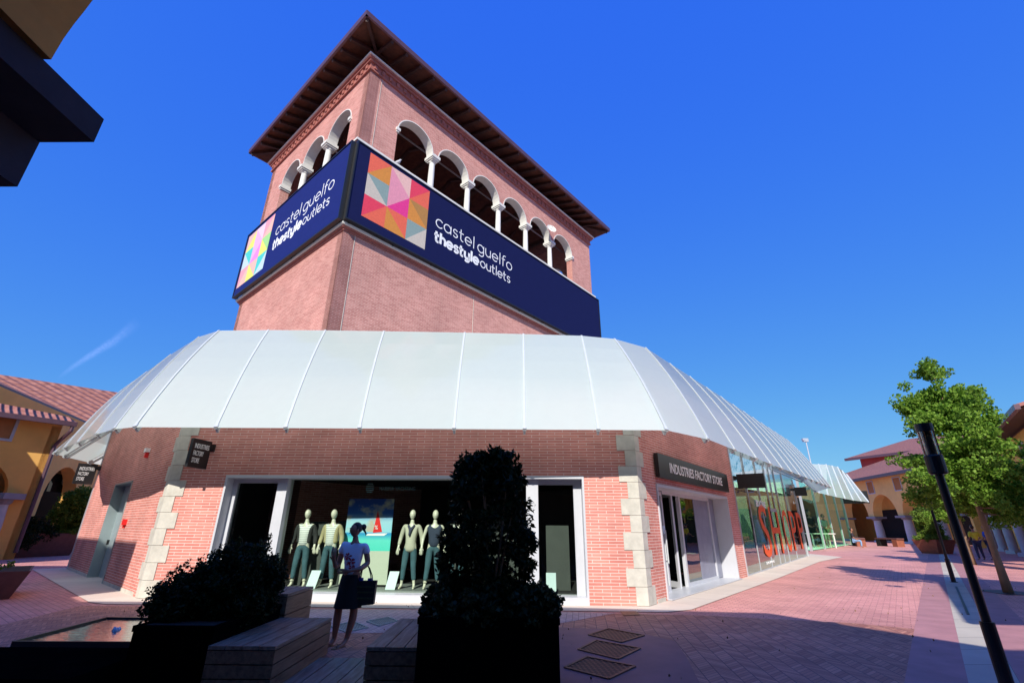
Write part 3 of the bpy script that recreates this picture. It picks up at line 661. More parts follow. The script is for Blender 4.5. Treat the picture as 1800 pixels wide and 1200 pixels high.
m.obox(FF, wlu0+.051, wlu0+.16, -.40, -.28, .171, wlz1-.171); m.obox(FF, wu1-.25, wu1-.051, -.40, -.28, .171, wlz1-.191)
putw(m, 'window_frame', white_frame, win)
for a, b in ((wlu0+.16, 2.79), (3.06, 9.25), (9.56, wu1-.25)):
    m = MB(); m.poly([FF(a, .175, -.34), FF(b, .175, -.34), FF(b, wlz1-.08, -.34), FF(a, wlz1-.08, -.34)]); putw(m, 'window_pane', win_glass, win)
# shop interior (room shell)
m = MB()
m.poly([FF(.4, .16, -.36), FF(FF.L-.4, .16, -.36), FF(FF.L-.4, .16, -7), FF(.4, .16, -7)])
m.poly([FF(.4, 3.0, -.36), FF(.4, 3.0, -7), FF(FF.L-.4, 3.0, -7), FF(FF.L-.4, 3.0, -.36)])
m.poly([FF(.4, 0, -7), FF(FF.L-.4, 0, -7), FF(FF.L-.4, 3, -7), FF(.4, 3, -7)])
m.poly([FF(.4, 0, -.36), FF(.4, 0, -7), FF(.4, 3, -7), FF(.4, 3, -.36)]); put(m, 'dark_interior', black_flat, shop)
m = MB()
for a, b, z1, d in ((3.1, 3.75, 1.75, 1.3), (4.0, 4.3, 1.78, 1.5), (7.15, 7.9, 1.8, 1.4), (8.1, 9.0, 1.8, 1.7), (9.75, 10.35, 1.7, 1.2), (5.0, 5.35, 1.7, 1.6)):
    m.obox(FF, a, b, -d-.04, -d, .17, z1)
put(m, 'display_panel', dark_panel, shop)
m = MB(); m.obox(FF, 3.07, 9.24, -1.95, -.4, .165, .20); put(m, 'display_floor', plain('display_floor', (.20, .21, .20), .5), shop)
# back mass so nothing shows through the canopy
inner = [FL(.4, 0, -.6), FL(FL.L-.3, 0, -.6), FF(.6, 0, -7.2), FF(FF.L-1.2, 0, -7.2), FR(3.5, 0, -7)]
# left service door
dr = MB(); fm = MB()
for a, b, c, dd in ((du0, du0+.05, 0, 2.95), (du1-.05, du1, 0, 2.95), (du0+.05, du1-.05, 2.90, 2.95)): fm.obox(FL, a, b, -.36, .025, c+.003, dd-.001)
d_o = put(fm, 'door_frame', door_grey, shop)
dr.obox(FL, du0+.05, du1-.05, -.33, -.27, .01, 2.9); dl = put(dr, 'door', door_grey, shop)
m = MB(); m.obox(FL, du0+.12, du0+.15, -.27, -.2, 1.0, 1.15); putw(m, 'handle', black_m, dl)
# entrance
ent = MB()
for a, b, c, dd in ((eu0, eu0+.06, .03, 2.759), (eu1-.06, eu1, .03, 2.759), (eu0+.06, eu1-.06, 2.68, 2.759)): ent.obox(FR, a, b, -.62, .035, c, dd)
ent.obox(FR, eu0+.002, eu1-.002, -.62, .12, .02, .045)
put(ent, 'entrance_lining', white_frame, shop)
m = MB(); RD = -.50
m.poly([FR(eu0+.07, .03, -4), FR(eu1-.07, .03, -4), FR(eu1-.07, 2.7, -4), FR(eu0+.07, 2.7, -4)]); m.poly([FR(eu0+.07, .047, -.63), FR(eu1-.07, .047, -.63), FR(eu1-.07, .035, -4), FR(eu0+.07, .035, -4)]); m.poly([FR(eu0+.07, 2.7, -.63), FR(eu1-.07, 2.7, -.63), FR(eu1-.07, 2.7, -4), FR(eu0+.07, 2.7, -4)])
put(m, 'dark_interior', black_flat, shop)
def leafdoor(u0, u1, open_=0):
    H = FR(u0 if open_ >= 0 else u1, 0, RD); ang = radians(abs(open_))
    Fd = frame(H, H+(Matrix.Rotation(ang, 3, 'Z') @ (FR.D*(u1-u0)))) if open_ >= 0 else None
    w = u1-u0; m = MB()
    for a, b, c, dd in ((0, .09, .04, 2.66), (w-.09, w, .04, 2.66), (.09, w-.09, 2.55, 2.66), (.09, w-.09, .04, .2)): m.obox(Fd, a, b, -.03, .03, c, dd)
    d = put(m, 'glass_door', white_frame, shop)
    m = MB(); m.poly([Fd(.09, .2, 0), Fd(w-.09, .2, 0), Fd(w-.09, 2.55, 0), Fd(.09, 2.55, 0)]); putw(m, 'door_glass', shop_glass, d)
    m = MB(); m.tube([Fd(w-.16, .75, .09), Fd(w-.16, 1.6, .09)], .02); m.tube([Fd(w-.16, .85, .03), Fd(w-.16, .85, .09)], .012); m.tube([Fd(w-.16, 1.5, .03), Fd(w-.16, 1.5, .09)], .012); putw(m, 'handle', steel, d)
    return d
leafdoor(eu0+.12, 2.75); leafdoor(3.62, 4.6, 62)
m = MB()
for a, b, c, dd in ((4.1, 4.22, .03, 2.68), (7.15, 7.25, .03, 2.68), (4.22, 7.15, 2.58, 2.68), (4.22, 7.15, .03, .14), (2.76, 4.1, 2.60, 2.68)): m.obox(FR, a, b, RD-.05, RD+.05, c, dd)
sf = put(m, 'fixed_frame', white_frame, shop)
m = MB(); m.poly([FR(4.22, .14, RD), FR(5.6, .14, RD), FR(5.6, 2.58, RD), FR(4.22, 2.58, RD)]); putw(m, 'door_glass', shop_glass, sf)
m = MB(); m.obox(FR, 5.6, 7.9, RD-.03, RD+.01, .06, 2.66); put(m, 'grey_infill_panel', plain('blue_grey_panel', (.22, .23, .30), .4), shop)
m = MB(); m.obox(FR, 2.55, 2.72, RD+.035, RD+.04, 1.5, 1.72); put(m, 'door_notice', plain('pale_blue_notice', (.5, .62, .72), .5), shop)
# glass shop front
GH = 5.2
m = MB()
nG = 7; us = [0, 2.6, 5.3, 7.6, 9.0, 10.6, 13.5, FG.L]
for a, b in zip(us[:-1], us[1:]):
    m = MB(); m.poly([FG(a, .06, -.02), FG(b, .06, -.02), FG(b, 3.12+.05*a, -.02), FG(a, 3.12+.05*a, -.02)]); put(m, 'glass_pane', shop_glass, shop)
    m = MB(); m.poly([FG(a, 3.14+.05*a, -.02), FG(b, 3.14+.05*a, -.02), FG(b, GH, -.02), FG(a, GH, -.02)]); put(m, 'upper_pane', upper_glass, shop)
m = MB()
for u in us: m.obox(FG, u-.025, u+.025, -.10, .0, .0, GH-.3)
m.obox(FG, 7.6, 9.0, -.06, .02, 2.5, 2.66); m.obox(FG, 0, FG.L, -.05, .0, .0, .06)
m.obox(FG, FG.L-.15, FG.L+.05, -.5, .05, 0, 4.6)
put(m, 'glazing_mullions', zinc, shop)
m = MB(); m.poly([FG(0, .02, -.1), FG(FG.L, .02, -.1), FG(FG.L, .02, -6), FG(0, .02, -6)]); m.poly([FG(0, 0, -6), FG(FG.L, 0, -6), FG(FG.L, 5.2, -6), FG(0, 5.2, -6)]); m.poly([FG(0, 3.3, -.5), FG(FG.L, 3.9, -.5), FG(FG.L, 3.9, -6), FG(0, 3.3, -6)])
put(m, 'dark_interior', plain('storefront_interior', (.05, .045, .035), .9), shop)
FGE = frame(GE, GE+Vector((-FR.n.x*6, -FR.n.y*6, 0)))
m = MB(); m.poly([FGE(0, 0), FGE(6, 0), FGE(6, 5), FGE(0, 5)]); put(m, 'glass_pane', green_glass, shop)
# orange letters across the glass
vinyl = plain('orange_vinyl', (.85, .10, .015), .5, var=0)
lt = empty('window_lettering', FG(4, .5, .02)); lt.parent = shop; lt.matrix_parent_inverse = Matrix.Translation(-shop.location)
us0, usz = FG.u(onp(1332, 900, BD, GE)), FG.u(onp(1416, 940, BD, GE))
tot = usz-us0
for i, ch in enumerate('SHOPP'):
    a = us0+[0, .17, .42, .60, .80][i]*tot; w = [.14, .18, .15, .15, .17][i]*tot
    o = text(ch, FG, a, .5, 2.25, vinyl, 'orange_letter', None, width=w*.92, d=.012, off=.0); o.parent = lt; o.matrix_parent_inverse = Matrix.Translation(-lt.location)
a = FG.u(onp(1326, 870, BD, GE)); o = text('BUONE', FG, a, 2.62, .28, white_t, 'white_letters', None, width=2.3, d=.012, off=.02); o.parent = lt; o.matrix_parent_inverse = Matrix.Translation(-lt.location)
o = text('SHOPPING', FG, FG.u(onp(1347, 990, BD, GE)), .22, .10, white_t, 'white_letters', None, width=2.0, d=.012); o.parent = lt; o.matrix_parent_inverse = Matrix.Translation(-lt.location)

# ---- canopy
fr_e = [onp(x, y, (0, 10.72), (1, 10.71)) for x, y in [(237, 749), (380, 749), (502, 750.5), (632, 751.5), (798, 753), (922, 754.5), (1052, 756), (1172, 757.5)]]
for p in fr_e: p.z = 3.75
ft = [g(*p, 7.8) for p in [(385, 581), (472, 580), (572, 580.5), (675, 582), (817, 584.5), (920, 587), (1022, 590)]]+[g(1080, 595.5, 7.8)]
def rp(px, py, o): return onp(px, py, S(0, o), S(10, o))
re0 = rp(1245, 771, 1.55); re0.z = 3.75
reT = rp(1461, 856, 1.9); rt0 = rp(1135, 611, -1.0); rtT = rp(1382, 771, -1.0)
rmid = rp(1335, 807.5, 1.8)
eave = list(fr_e)+[re0]; topc = list(ft)+[rt0]
NR = 12
sT = (rtT-rt0); 
rs_e = [re0.lerp(rmid, 2*k/NR) if 2*k <= NR else rmid.lerp(reT, (2*k-NR)/NR) for k in range(1, NR+1)]
# even spacing along the street
def sproj(p): return (Vector((p.x, p.y, 0))-Vector((Q2.x, Q2.y, 0))).dot(Rd)
s0, sm, s1 = sproj(re0), sproj(rmid), sproj(reT)
for k in range(1, NR+1):
    s = s0+(s1-s0)*k/NR
    eave.append(re0.lerp(rmid, (s-s0)/(sm-s0)) if s < sm else rmid.lerp(reT, (s-sm)/(s1-sm)))
    topc.append(rt0.lerp(rtT, k/NR))
endc = [at(1436, 864, reT.xy.length*1.10), at(1412, 846, reT.xy.length*1.14)]
endt = [rtT+Vector((-.8, 3.0, 0)), rtT+Vector((-3.5, 5.5, 0))]
eave += endc; topc += endt
# left part
def lp(px, py, o): return onp(px, py, FL(0, 0, o), FL(5, 0, o))
le = [g(200, 754, 3.75), g(168, 763.5, 3.75), g(135, 778, 3.76), g(112, 787, 3.78)]
tip = at(94, 796, 22.0); le += [tip, at(112, 802, 23.4), at(155, 812, 26.0), at(180, 817.5, 28.5)]
lt0 = g(222, 681, 8.0); ltop = [g(350, 592, 7.8), g(300, 623, 7.85), g(258, 653, 7.95), g(235, 670, 8.0), lt0+Vector((-.3, 1, 0)), lt0+Vector((-.2, 3, 0)), lt0+Vector((.2, 5, 0)), lt0+Vector((.8, 8, 0))]
eave = le[::-1]+eave; topc = ltop[::-1]+topc
NB = len(le)
PN = []
for k in range(len(eave)-1):
    nn = (eave[k+1]-eave[k]).cross(topc[k]-eave[k]).normalized(); PN.append(nn if nn.z > 0 else -nn)
RN = [(PN[max(k-1, 0)]+PN[min(k, len(PN)-1)]).normalized() for k in range(len(eave))]
def cp(k, t): return eave[k].lerp(topc[k], t)+RN[k]*(.45*t*(1-t))
for k in range(len(eave)-1):
    m = MB()
    for j in range(5):
        t0, t1 = j/5, (j+1)/5; p = [cp(k, t0), cp(k+1, t0), cp(k+1, t1), cp(k, t1)]
        m.poly(p)
    put(m, 'canopy_panel', frost, shop, smooth=True)
for k in range(len(eave)):
    nn = RN[k]; m = MB(); w = .055 if NB <= k < NB+9 else .035
    for j in range(5): m.bar(cp(k, j/5)+nn*.012, cp(k, (j+1)/5)+nn*.012, w, .02, up=nn)
    m.bar(cp(k, 0)-nn*.10, cp(k, .5)-nn*.06, .05, .08, up=nn); m.bar(cp(k, 0)-nn*.005, cp(k, .02)-nn*.03, .09, .07, up=nn)
    put(m, 'canopy_rib', steel, shop)
# flat roof behind the canopy top
m = MB(); pts = [Vector((p.x, p.y, p.z-.05)) for p in topc]; cen = Vector((3, 26, 7.6))
for a, b in zip(pts[:-1], pts[1:]): m.poly([a, b, cen])
m.poly([pts[-1], pts[0], cen]); put(m, 'flat_roof', plain('flat_roof_grey', (.45, .45, .43), .9), shop)

# signs on the shop
def signboard(F, u0, u1, z0, z1, label, txt, th, wid=None, d0=.0, d1=.10, su=None):
    t = empty('shop_sign', F((u0+u1)/2, z0, .05), label, 'sign'); m = MB(); m.obox(F, u0, u1, d0, d1, z0, z1); put(m, 'sign_board', black_m, t, bevel=.01)
    if txt:
        o = text(txt, F, su if su is not None else u0+.1*(u1-u0), z0+(z1-z0-th)*.5, th, white_t, 'lettering', None, width=wid, d=d1+.002, off=.012); o.parent = t; o.matrix_parent_inverse = Matrix.Translation(-t.location)
    return t
signboard(FR, 1.18, 8.02, 2.92, 3.56, 'long black shop sign with white capitals above the glass entrance', 'INDUSTRIES FACTORY STORE', .27, wid=5.2, su=2.0, d0=.03, d1=.14)
def blade(P, dirv, w, z0, z1, label, lines, sh=.0, flip=False):
    """sign hung at right angles: P wall point, dirv outward"""
    Pa = P+dirv*.12; Pb = P+dirv*(w+.12)
    if flip: F = frame(Pb, Pa)
    else: F = frame(Pa, Pb)
    t = empty('hanging_sign', P+Vector((0, 0, z1)), label, 'sign')
    m = MB(); m.obox(F, 0, w, -.04, .04, z0, z1); put(m, 'sign_board', black_m, t)
    m = MB(); q = P+Vector((0, 0, z1-.14)); m.bar(q, q+dirv*.14, .1, .14); m.bar(q+Vector((0, 0, -.09)), q+Vector((0, 0, .09)), .12, .12); put(m, 'bracket', black_m, t)
    for i, s in enumerate(lines):
        h = (z1-z0)*.17; o = text(s, F, w*.13, z1-(z1-z0)*(.33+.25*i), h, white_t, 'lettering', None, width=w*.76*(len(s)/10), d=.043, off=.0); o.parent = t; o.matrix_parent_inverse = Matrix.Translation(-t.location)
    return t
bp = FF(FF.px(378, 775)[0], 0, 0); bdir = FF.n.copy(); 
blade(bp, (bdir+Vector((-.10, 0, 0))).normalized(), .62, 2.98, 3.68, 'square black hanging sign with three lines of white capitals beside the left quoins', ['INDUSTRIES', 'FACTORY', 'STORE'], flip=True)
blade(FL(.15, 0, 0), FL.n, .62, 3.15, 3.95, 'square black hanging sign half hidden behind the far left shop corner', ['INDUSTRIES', 'FACTORY', 'STORE'], flip=True)
p = FG(.25, 0, .0); blade(p, FG.n, 1.0, 3.15, 3.70, 'blank black hanging sign under the canopy where brick meets glass', [])
p = FG(FG.L-1.2, 0, 0); blade(p, FG.n, .7, 3.75, 4.3, 'small black hanging sign further along the glass shopfront', [])
# alarm and call point
a = FL.px(262, 795); t = empty('alarm_siren', FL(a[0], a[1], 0), 'white and red alarm siren high on the left brick wall', 'alarm')
m = MB(); m.obox(FL, a[0]-.13, a[0]+.1, 0, .12, a[1], a[1]+.12); put(m, 'alarm_box', white_t, t, bevel=.02); m = MB(); m.obox(FL, a[0]-.08, a[0]+.05, .0, .10, a[1]-.16, a[1]-.001); put(m, 'strobe', red_m, t, bevel=.02)
a = FL.px(221, 921); t = empty('call_point', FL(a[0], a[1], 0), 'small bright red box on the brick wall beside the grey door', 'alarm')
m = MB(); m.obox(FL, a[0]-.09, a[0]+.09, 0, .09, a[1]-.02, a[1]+.14); put(m, 'red_box', red_m, t, bevel=.01); m = MB(); m.obox(FL, a[0]-.05, a[0]+.0, 0, .06, a[1]-.10, a[1]-.021); put(m, 'key_slot', red_m, t)

# ================================================================== FIGURES
def skinmesh(name, chains, mat, parent, origin, sub=2, rot=0, sc=1):
    """chains: list of lists of (x,y,z,r); joints at equal positions are merged"""
    V, E, R, idx = [], [], [], {}
    for ch in chains:
        prev = None
        for x, y, z, r in ch:
            key = (round(x, 3), round(y, 3), round(z, 3))
            if key not in idx: idx[key] = len(V); V.append((x*sc, y*sc, z*sc)); R.append(r*sc)
            if prev is not None and prev != idx[key]: E.append((prev, idx[key]))
            prev = idx[key]
    me = bpy.data.meshes.new(name); me.from_pydata(V, E, []); me.update()
    o = bpy.data.objects.new(name, me); COL.objects.link(o)
    md = o.modifiers.new('skin', 'SKIN')
    if not me.skin_vertices: me.skin_vertices.new()
    for i, r in enumerate(R):
        rr = r if not isinstance(r, tuple) else r
        me.skin_vertices[0].data[i].radius = (r, r)
    me.skin_vertices[0].data[0].use_root = True
    md.use_smooth_shade = True
    sd = o.modifiers.new('sub', 'SUBSURF'); sd.levels = sub; sd.render_levels = sub
    me.materials.append(mat)
    dg = bpy.context.evaluated_depsgraph_get(); m2 = bpy.data.meshes.new_from_object(o.evaluated_get(dg)); bpy.data.objects.remove(o)
    o = bpy.data.objects.new(name, m2); COL.objects.link(o)
    if not m2.materials: m2.materials.append(mat)
    o.parent = parent
    return o
def hand(w, d, L=.17, s=1, curl=.3):
    """finger chains from wrist w (x,y,z) pointing along d"""
    d = Vector(d).normalized(); side = d.cross(Vector((0, 1, 0))); side = side.normalized() if side.length > .1 else Vector((1, 0, 0)); nrm = side.cross(d)
    w = Vector(w); out = []; palm = w+d*.075
    out.append([(*w, .022), (*palm, .030)])
    for k, (o, l) in enumerate(((-.028, .062), (-.010, .075), (.010, .080), (.028, .070))):
        a = palm+side*o+d*.015; b = a+d*l*.55+nrm*curl*.02; c = b+d*l*.5+nrm*curl*.05
        out.append([(*palm, .030), (*a, .011), (*b, .0095), (*c, .008)])
    a = w+d*.03+side*s*.035; b = a+d*.04+side*s*.02
    out.append([(*w, .022), (*a, .013), (*b, .010)])
    return out
def ellipsoid(m, c, r, n=16, tilt=None, k=None):
    c = Vector(c)
    for i in range(n//2):
        for j in range(n):
            def f(a, b):
                th, ph = pi*a/(n//2), 2*pi*b/n; v = Vector((sin(th)*cos(ph), sin(th)*sin(ph), cos(th)))
                if k: v = k(v)
                v = Vector((v.x*r[0], v.y*r[1], v.z*r[2]))
                if tilt is not None: v = tilt @ v
                return c+v
            if i == 0: m.poly([f(0, 0), f(1, j), f(1, j+1)])
            elif i == n//2-1: m.poly([f(i, j), f(i+1, 0), f(i, j+1)])
            else: m.poly([f(i, j), f(i+1, j), f(i+1, j+1), f(i, j+1)])
def headshape(v):
    v = v.copy()
    if v.z < 0: v.x *= 1+.30*v.z*1; v.y *= (1+.18*v.z)
    if v.y < -.3 and v.z < -.2: v.y *= 1.04
    if abs(v.x) < .28 and v.y < -.75 and -.35 < v.z < .15: v.y -= .13*(1-abs(v.x)/.28)
    return v
mann_skin = plain('mannequin_resin', (.66, .62, .50), .35, var=0)
denim = plain('denim', (.045, .105, .13), .85, var=.25, scale=10)
striped, nt_, b_ = newmat('striped_jersey')
tc_ = N(nt_, 'ShaderNodeTexCoord'); sx_ = N(nt_, 'ShaderNodeSeparateXYZ'); nt_.links.new(tc_.outputs['Object'], sx_.inputs[0])
mu_ = N(nt_, 'ShaderNodeMath', operation='MULTIPLY'); mu_.inputs[1].default_value = 2*pi/.045; nt_.links.new(sx_.outputs[2], mu_.inputs[0])
si_ = N(nt_, 'ShaderNodeMath', operation='SINE'); nt_.links.new(mu_.outputs[0], si_.inputs[0])
gt_ = N(nt_, 'ShaderNodeMath', operation='GREATER_THAN'); gt_.inputs[1].default_value = .6; nt_.links.new(si_.outputs[0], gt_.inputs[0])
mx_ = N(nt_, 'ShaderNodeMix', data_type='RGBA'); mx_.inputs[6].default_value = (.72, .72, .66, 1); mx_.inputs[7].default_value = (.22, .23, .25, 1)
nt_.links.new(gt_.outputs[0], mx_.inputs[0]); nt_.links.new(mx_.outputs[2], b_.inputs['Base Color'])
jack_d = plain('charcoal_jacket', (.03, .03, .03), .9, var=.2); jack_t = plain('khaki_jacket', (.42, .36, .20), .9, var=.15); blouse = plain('cream_blouse', (.50, .47, .37), .9, var=.08)
navy_c = plain('navy_blouse', (.03, .04, .07), .9); plaid_m = plain('navy_scarf', (.05, .05, .09), .9)
def dress(parent, top, jacket=None, cuffs=True, stance=.09, seed=0, bare=False, mann=True, scarf=False, pants=denim, long_top=False):
    """standing figure about 1.80 m tall facing -Y"""
    r = random.Random(seed); s = stance; lean = r.uniform(-.02, .02)
    hipL, hipR = (-.09, .01, .93), (.09, .01, .93); kL, kR = (-.10-s*.2, -.03+lean, .50), (.10+s*.1, -.01, .50); aL, aR = (-.12-s*.5, .03, .09), (.13+s*.3, .0, .09)
    shL, shR = (-.185, .0, 1.44), (.185, .0, 1.44); eL, eR = (-.27, .03, 1.16), (.27, .03, 1.16); wL, wR = (-.30, -.05, .93), (.30, -.05, .93)
    body = [[(0, .0, .96, .12), (0, -.0, 1.12, .105), (0, 0, 1.32, .125), (0, .0, 1.45, .07), (0, -.0, 1.53, .05), (0, -.015, 1.60, .05)],
            [(0, 0, .96, .12), (*hipL, .09), (*kL, .055), (*aL, .034), (aL[0]-.01, aL[1]-.06, .035, .032), (aL[0]-.02, aL[1]-.16, .02, .022)],
            [(0, 0, .96, .12), (*hipR, .09), (*kR, .055), (*aR, .034), (aR[0]+.01, aR[1]-.06, .035, .032), (aR[0]+.02, aR[1]-.16, .02, .022)],
            [(0, .0, 1.32, .125), (*shL, .055), (*eL, .038), (*wL, .024)], [(0, .0, 1.32, .125), (*shR, .055), (*eR, .038), (*wR, .024)]]
    body += hand(wL, (-.05, -.15, -1), s=1)+hand(wR, (.05, -.15, -1), s=-1)
    o = skinmesh('mannequin_body', body, mann_skin, parent, None)
    m = MB(); ellipsoid(m, (0, -.02, 1.70), (.078, .098, .125), 18, k=headshape); me = m.build('head', mann_skin, parent, smooth=True)
    if not cuffs: zc = .10
    pz = lambda a, k, t: tuple(Vector(k).lerp(Vector(a), t))
    cl, cr_ = pz(aL, kL, .80), pz(aR, kR, .80)
    skinmesh('jeans', [[(0, .01, 1.08, .135), (0, .005, .93, .16), (*hipL, .105), (*kL, .072), (*cl, .058)], [(0, .005, .93, .155), (*hipR, .105), (*kR, .072), (*cr_, .058)]], pants, parent, None)
    if cuffs: skinmesh('turned_cuffs', [[(*cl, .064), (*pz(aL, kL, .9), .062)]], blouse, parent, None, sub=1); skinmesh('turned_cuffs', [[(*cr_, .064), (*pz(aR, kR, .9), .062)]], blouse, parent, None, sub=1)
    zt = .80 if long_top else .90
    skinmesh('top', [[(0, .0, zt, .168), (0, .0, 1.12, .135), (0, .0, 1.32, .14), (0, .0, 1.44, .085)], [(0, .0, 1.32, .14), (*shL, .07)]+([(*eL, .055), (*pz(wL, eL, .8), .04)] if long_top else []), [(0, .0, 1.32, .14), (*shR, .07)]+([(*eR, .055), (*pz(wR, eR, .8), .04)] if long_top else [])], top, parent, None)
    if jacket:
        for sg, sh, el, wr in ((-1, shL, eL, wL), (1, shR, eR, wR)):
            skinmesh('jacket_side', [[(sg*.115, -.02, 1.0, .075), (sg*.11, -.03, 1.15, .075), (sg*.125, -.03, 1.33, .08), (sh[0], sh[1], sh[2], .08), (*el, .062), (*pz(wr, el, .85), .048)]], jacket, parent, None)
    if scarf:
        skinmesh('scarf', [[(-.09, -.06, 1.46, .035), (0, -.16, 1.34, .03), (-.02, -.17, 1.20, .03)], [(.09, -.06, 1.46, .035), (0, -.16, 1.34, .03)]], plaid_m, parent, None, sub=1)
mq = [(520, dict(top=striped, jacket=jack_d, seed=1), 'mannequin in an open dark jacket over a striped top, leftmost in the window', 5, 1),
      (569, dict(top=striped, jacket=jack_t, seed=2), 'mannequin in an open khaki jacket over a striped top, second from left', -4, 1),
      (715, dict(top=blouse, seed=3, cuffs=False, scarf=True, long_top=True), 'mannequin in a loose cream blouse and dark neck scarf right of the sea poster', 0, 1),
      (757, dict(top=navy_c, seed=4, long_top=False), 'mannequin in a navy top and rolled jeans half hidden by the tall shrub', 10, 1),
      (800, dict(top=striped, jacket=jack_d, seed=5), 'mannequin standing behind the middle of the tall dark shrub', 0, 1)]
for px, kw, lab, rz, _ in mq:
    u, _z = FF.px(px, 1042, -.85)
    t = empty('mannequin', (0, 0, 0), lab, 'mannequin', 'clothed mannequins in the shop window')
    dress(t, **kw); p = FF(u, .20, -.85); t.location = p; t.rotation_euler.z = radians(rz-3); t.scale = (1.02,)*3
# poster + price cards
FP = frame(FF(0, 0, -1.15), FF(10, 0, -1.15))
a0 = FP.px(615, 876); a1 = FP.px(694, 876); zb, zt = .25, a0[1]; u0, u1 = a0[0], a1[0]
t = empty('sea_poster', FP((u0+u1)/2, zb, 0), 'tall poster of a red-sailed boat on turquoise sea hanging in the window', 'poster')
seam, nt_, b_ = newmat('sea_print')
tc_ = N(nt_, 'ShaderNodeTexCoord'); sx_ = N(nt_, 'ShaderNodeSeparateXYZ'); nt_.links.new(tc_.outputs['UV'], sx_.inputs[0])
cr_ = N(nt_, 'ShaderNodeValToRGB'); el = cr_.color_ramp.elements; el[0].position = 0; el[0].color = (.50, .52, .42, 1); el[1].position = 1; el[1].color = (.02, .06, .35, 1)
for p_, c_ in ((.375, (.52, .54, .44, 1)), (.38, (.08, .62, .50, 1)), (.50, (.12, .66, .55, 1)), (.58, (.01, .25, .55, 1)), (.60, (.30, .62, .72, 1)), (.72, (.35, .60, .70, 1)), (.82, (.03, .12, .45, 1))):
    e_ = el.new(p_); e_.color = c_
no_ = N(nt_, 'ShaderNodeTexNoise', Scale=5.0, Detail=6.0); nt_.links.new(tc_.outputs['UV'], no_.inputs['Vector'])
nt_.links.new(sx_.outputs[1], cr_.inputs[0])
mr_ = N(nt_, 'ShaderNodeMapRange'); mr_.inputs[1].default_value = .5; mr_.inputs[2].default_value = .6; nt_.links.new(no_.outputs[0], mr_.inputs[0])
g_ = N(nt_, 'ShaderNodeMath', operation='GREATER_THAN'); g_.inputs[1].default_value = .6; nt_.links.new(sx_.outputs[1], g_.inputs[0])
mm_ = N(nt_, 'ShaderNodeMath', operation='MULTIPLY'); nt_.links.new(g_.outputs[0], mm_.inputs[0]); nt_.links.new(mr_.outputs[0], mm_.inputs[1])
mx_ = N(nt_, 'ShaderNodeMix', data_type='RGBA'); nt_.links.new(mm_.outputs[0], mx_.inputs[0]); nt_.links.new(cr_.outputs[0], mx_.inputs[6]); mx_.inputs[7].default_value = (.50, .45, .36, 1)
nt_.links.new(mx_.outputs[2], b_.inputs['Base Color']); b_.inputs['Roughness'].default_value = .4
m = MB(); m.poly([FP(u0, zb, .02), FP(u1, zb, .02), FP(u1, zt, .02), FP(u0, zt, .02)], [(0, 0), (.5, 0), (.5, 1), (0, 1)]); m.obox(FP, u0, u1, -.01, .015, zb, zt); put(m, 'print', seam, t)
W = u1-u0; H = zt-zb
m = MB(); m.poly([FP(u0+.60*W, zb+.59*H, .025), FP(u0+.80*W, zb+.60*H, .025), FP(u0+.66*W, zb+.86*H, .025)]); put(m, 'red_sail', red_m, t)
m = MB(); m.poly([FP(u0+.45*W, zb+.555*H, .025), FP(u0+.85*W, zb+.555*H, .025), FP(u0+.92*W, zb+.585*H, .025), FP(u0+.5*W, zb+.58*H, .025)]); put(m, 'boat_hull', white_t, t)
o = text('%', FP, u0+.63*W, zb+.63*H, .10, white_t, 'percent_sign', None, d=.03); o.parent = t; o.matrix_parent_inverse = Matrix.Translation(-t.location)
# header above the window display
o_ = FF.px(653, 859, -.5); t = empty('window_logo', FF(o_[0], o_[1], -.37), 'small pale emblem and capitals high on the dark shop window', 'lettering')
m = MB()
for k in range(5): w = [.07, .10, .11, .10, .07][k]; m.obox(FF, o_[0]-w, o_[0]+w, -.372, -.37, o_[1]-.10+k*.05, o_[1]-.10+k*.05+.028)
put(m, 'striped_emblem', plain('faint_print', (.30, .36, .34), .5), t)
o = text('MARINA YACHTING', FF, o_[0]+.25, o_[1]-.04, .09, MATS['faint_print'], 'lettering', None, width=.95, d=-.37); o.parent = t; o.matrix_parent_inverse = Matrix.Translation(-t.location)
card = plain('price_card', (.55, .66, .66), .5, var=0)
for px, lab in ((547, 'blank pale price card between the two leftmost mannequins'), (687, 'blank pale price card at the foot of the sea poster')):
    u, _ = FF.px(px, 1030, -.62); m = MB(); m.hexa([FF(u-.13, .205, -.60), FF(u+.11, .205, -.60), FF(u+.11, .205, -.585), FF(u-.13, .205, -.585), FF(u-.08, .60, -.72), FF(u+.16, .60, -.72), FF(u+.16, .60, -.705), FF(u-.08, .60, -.705)])
    tag(m.build('price_card', card), lab, 'card', 'price cards standing in the shop window')
u, z = FF.px(969, 1030, -.6); m = MB(); m.obox(FF, u-.12, u+.12, -.62, -.60, .18, .62)
for k in range(6): m.obox(FF, u-.07, u+.07, -.6, -.598, .33+k*.035, .338+k*.035)
tag(m.build('price_card', card), 'printed pale price card alone in the narrow right window', 'card', 'price cards standing in the shop window')

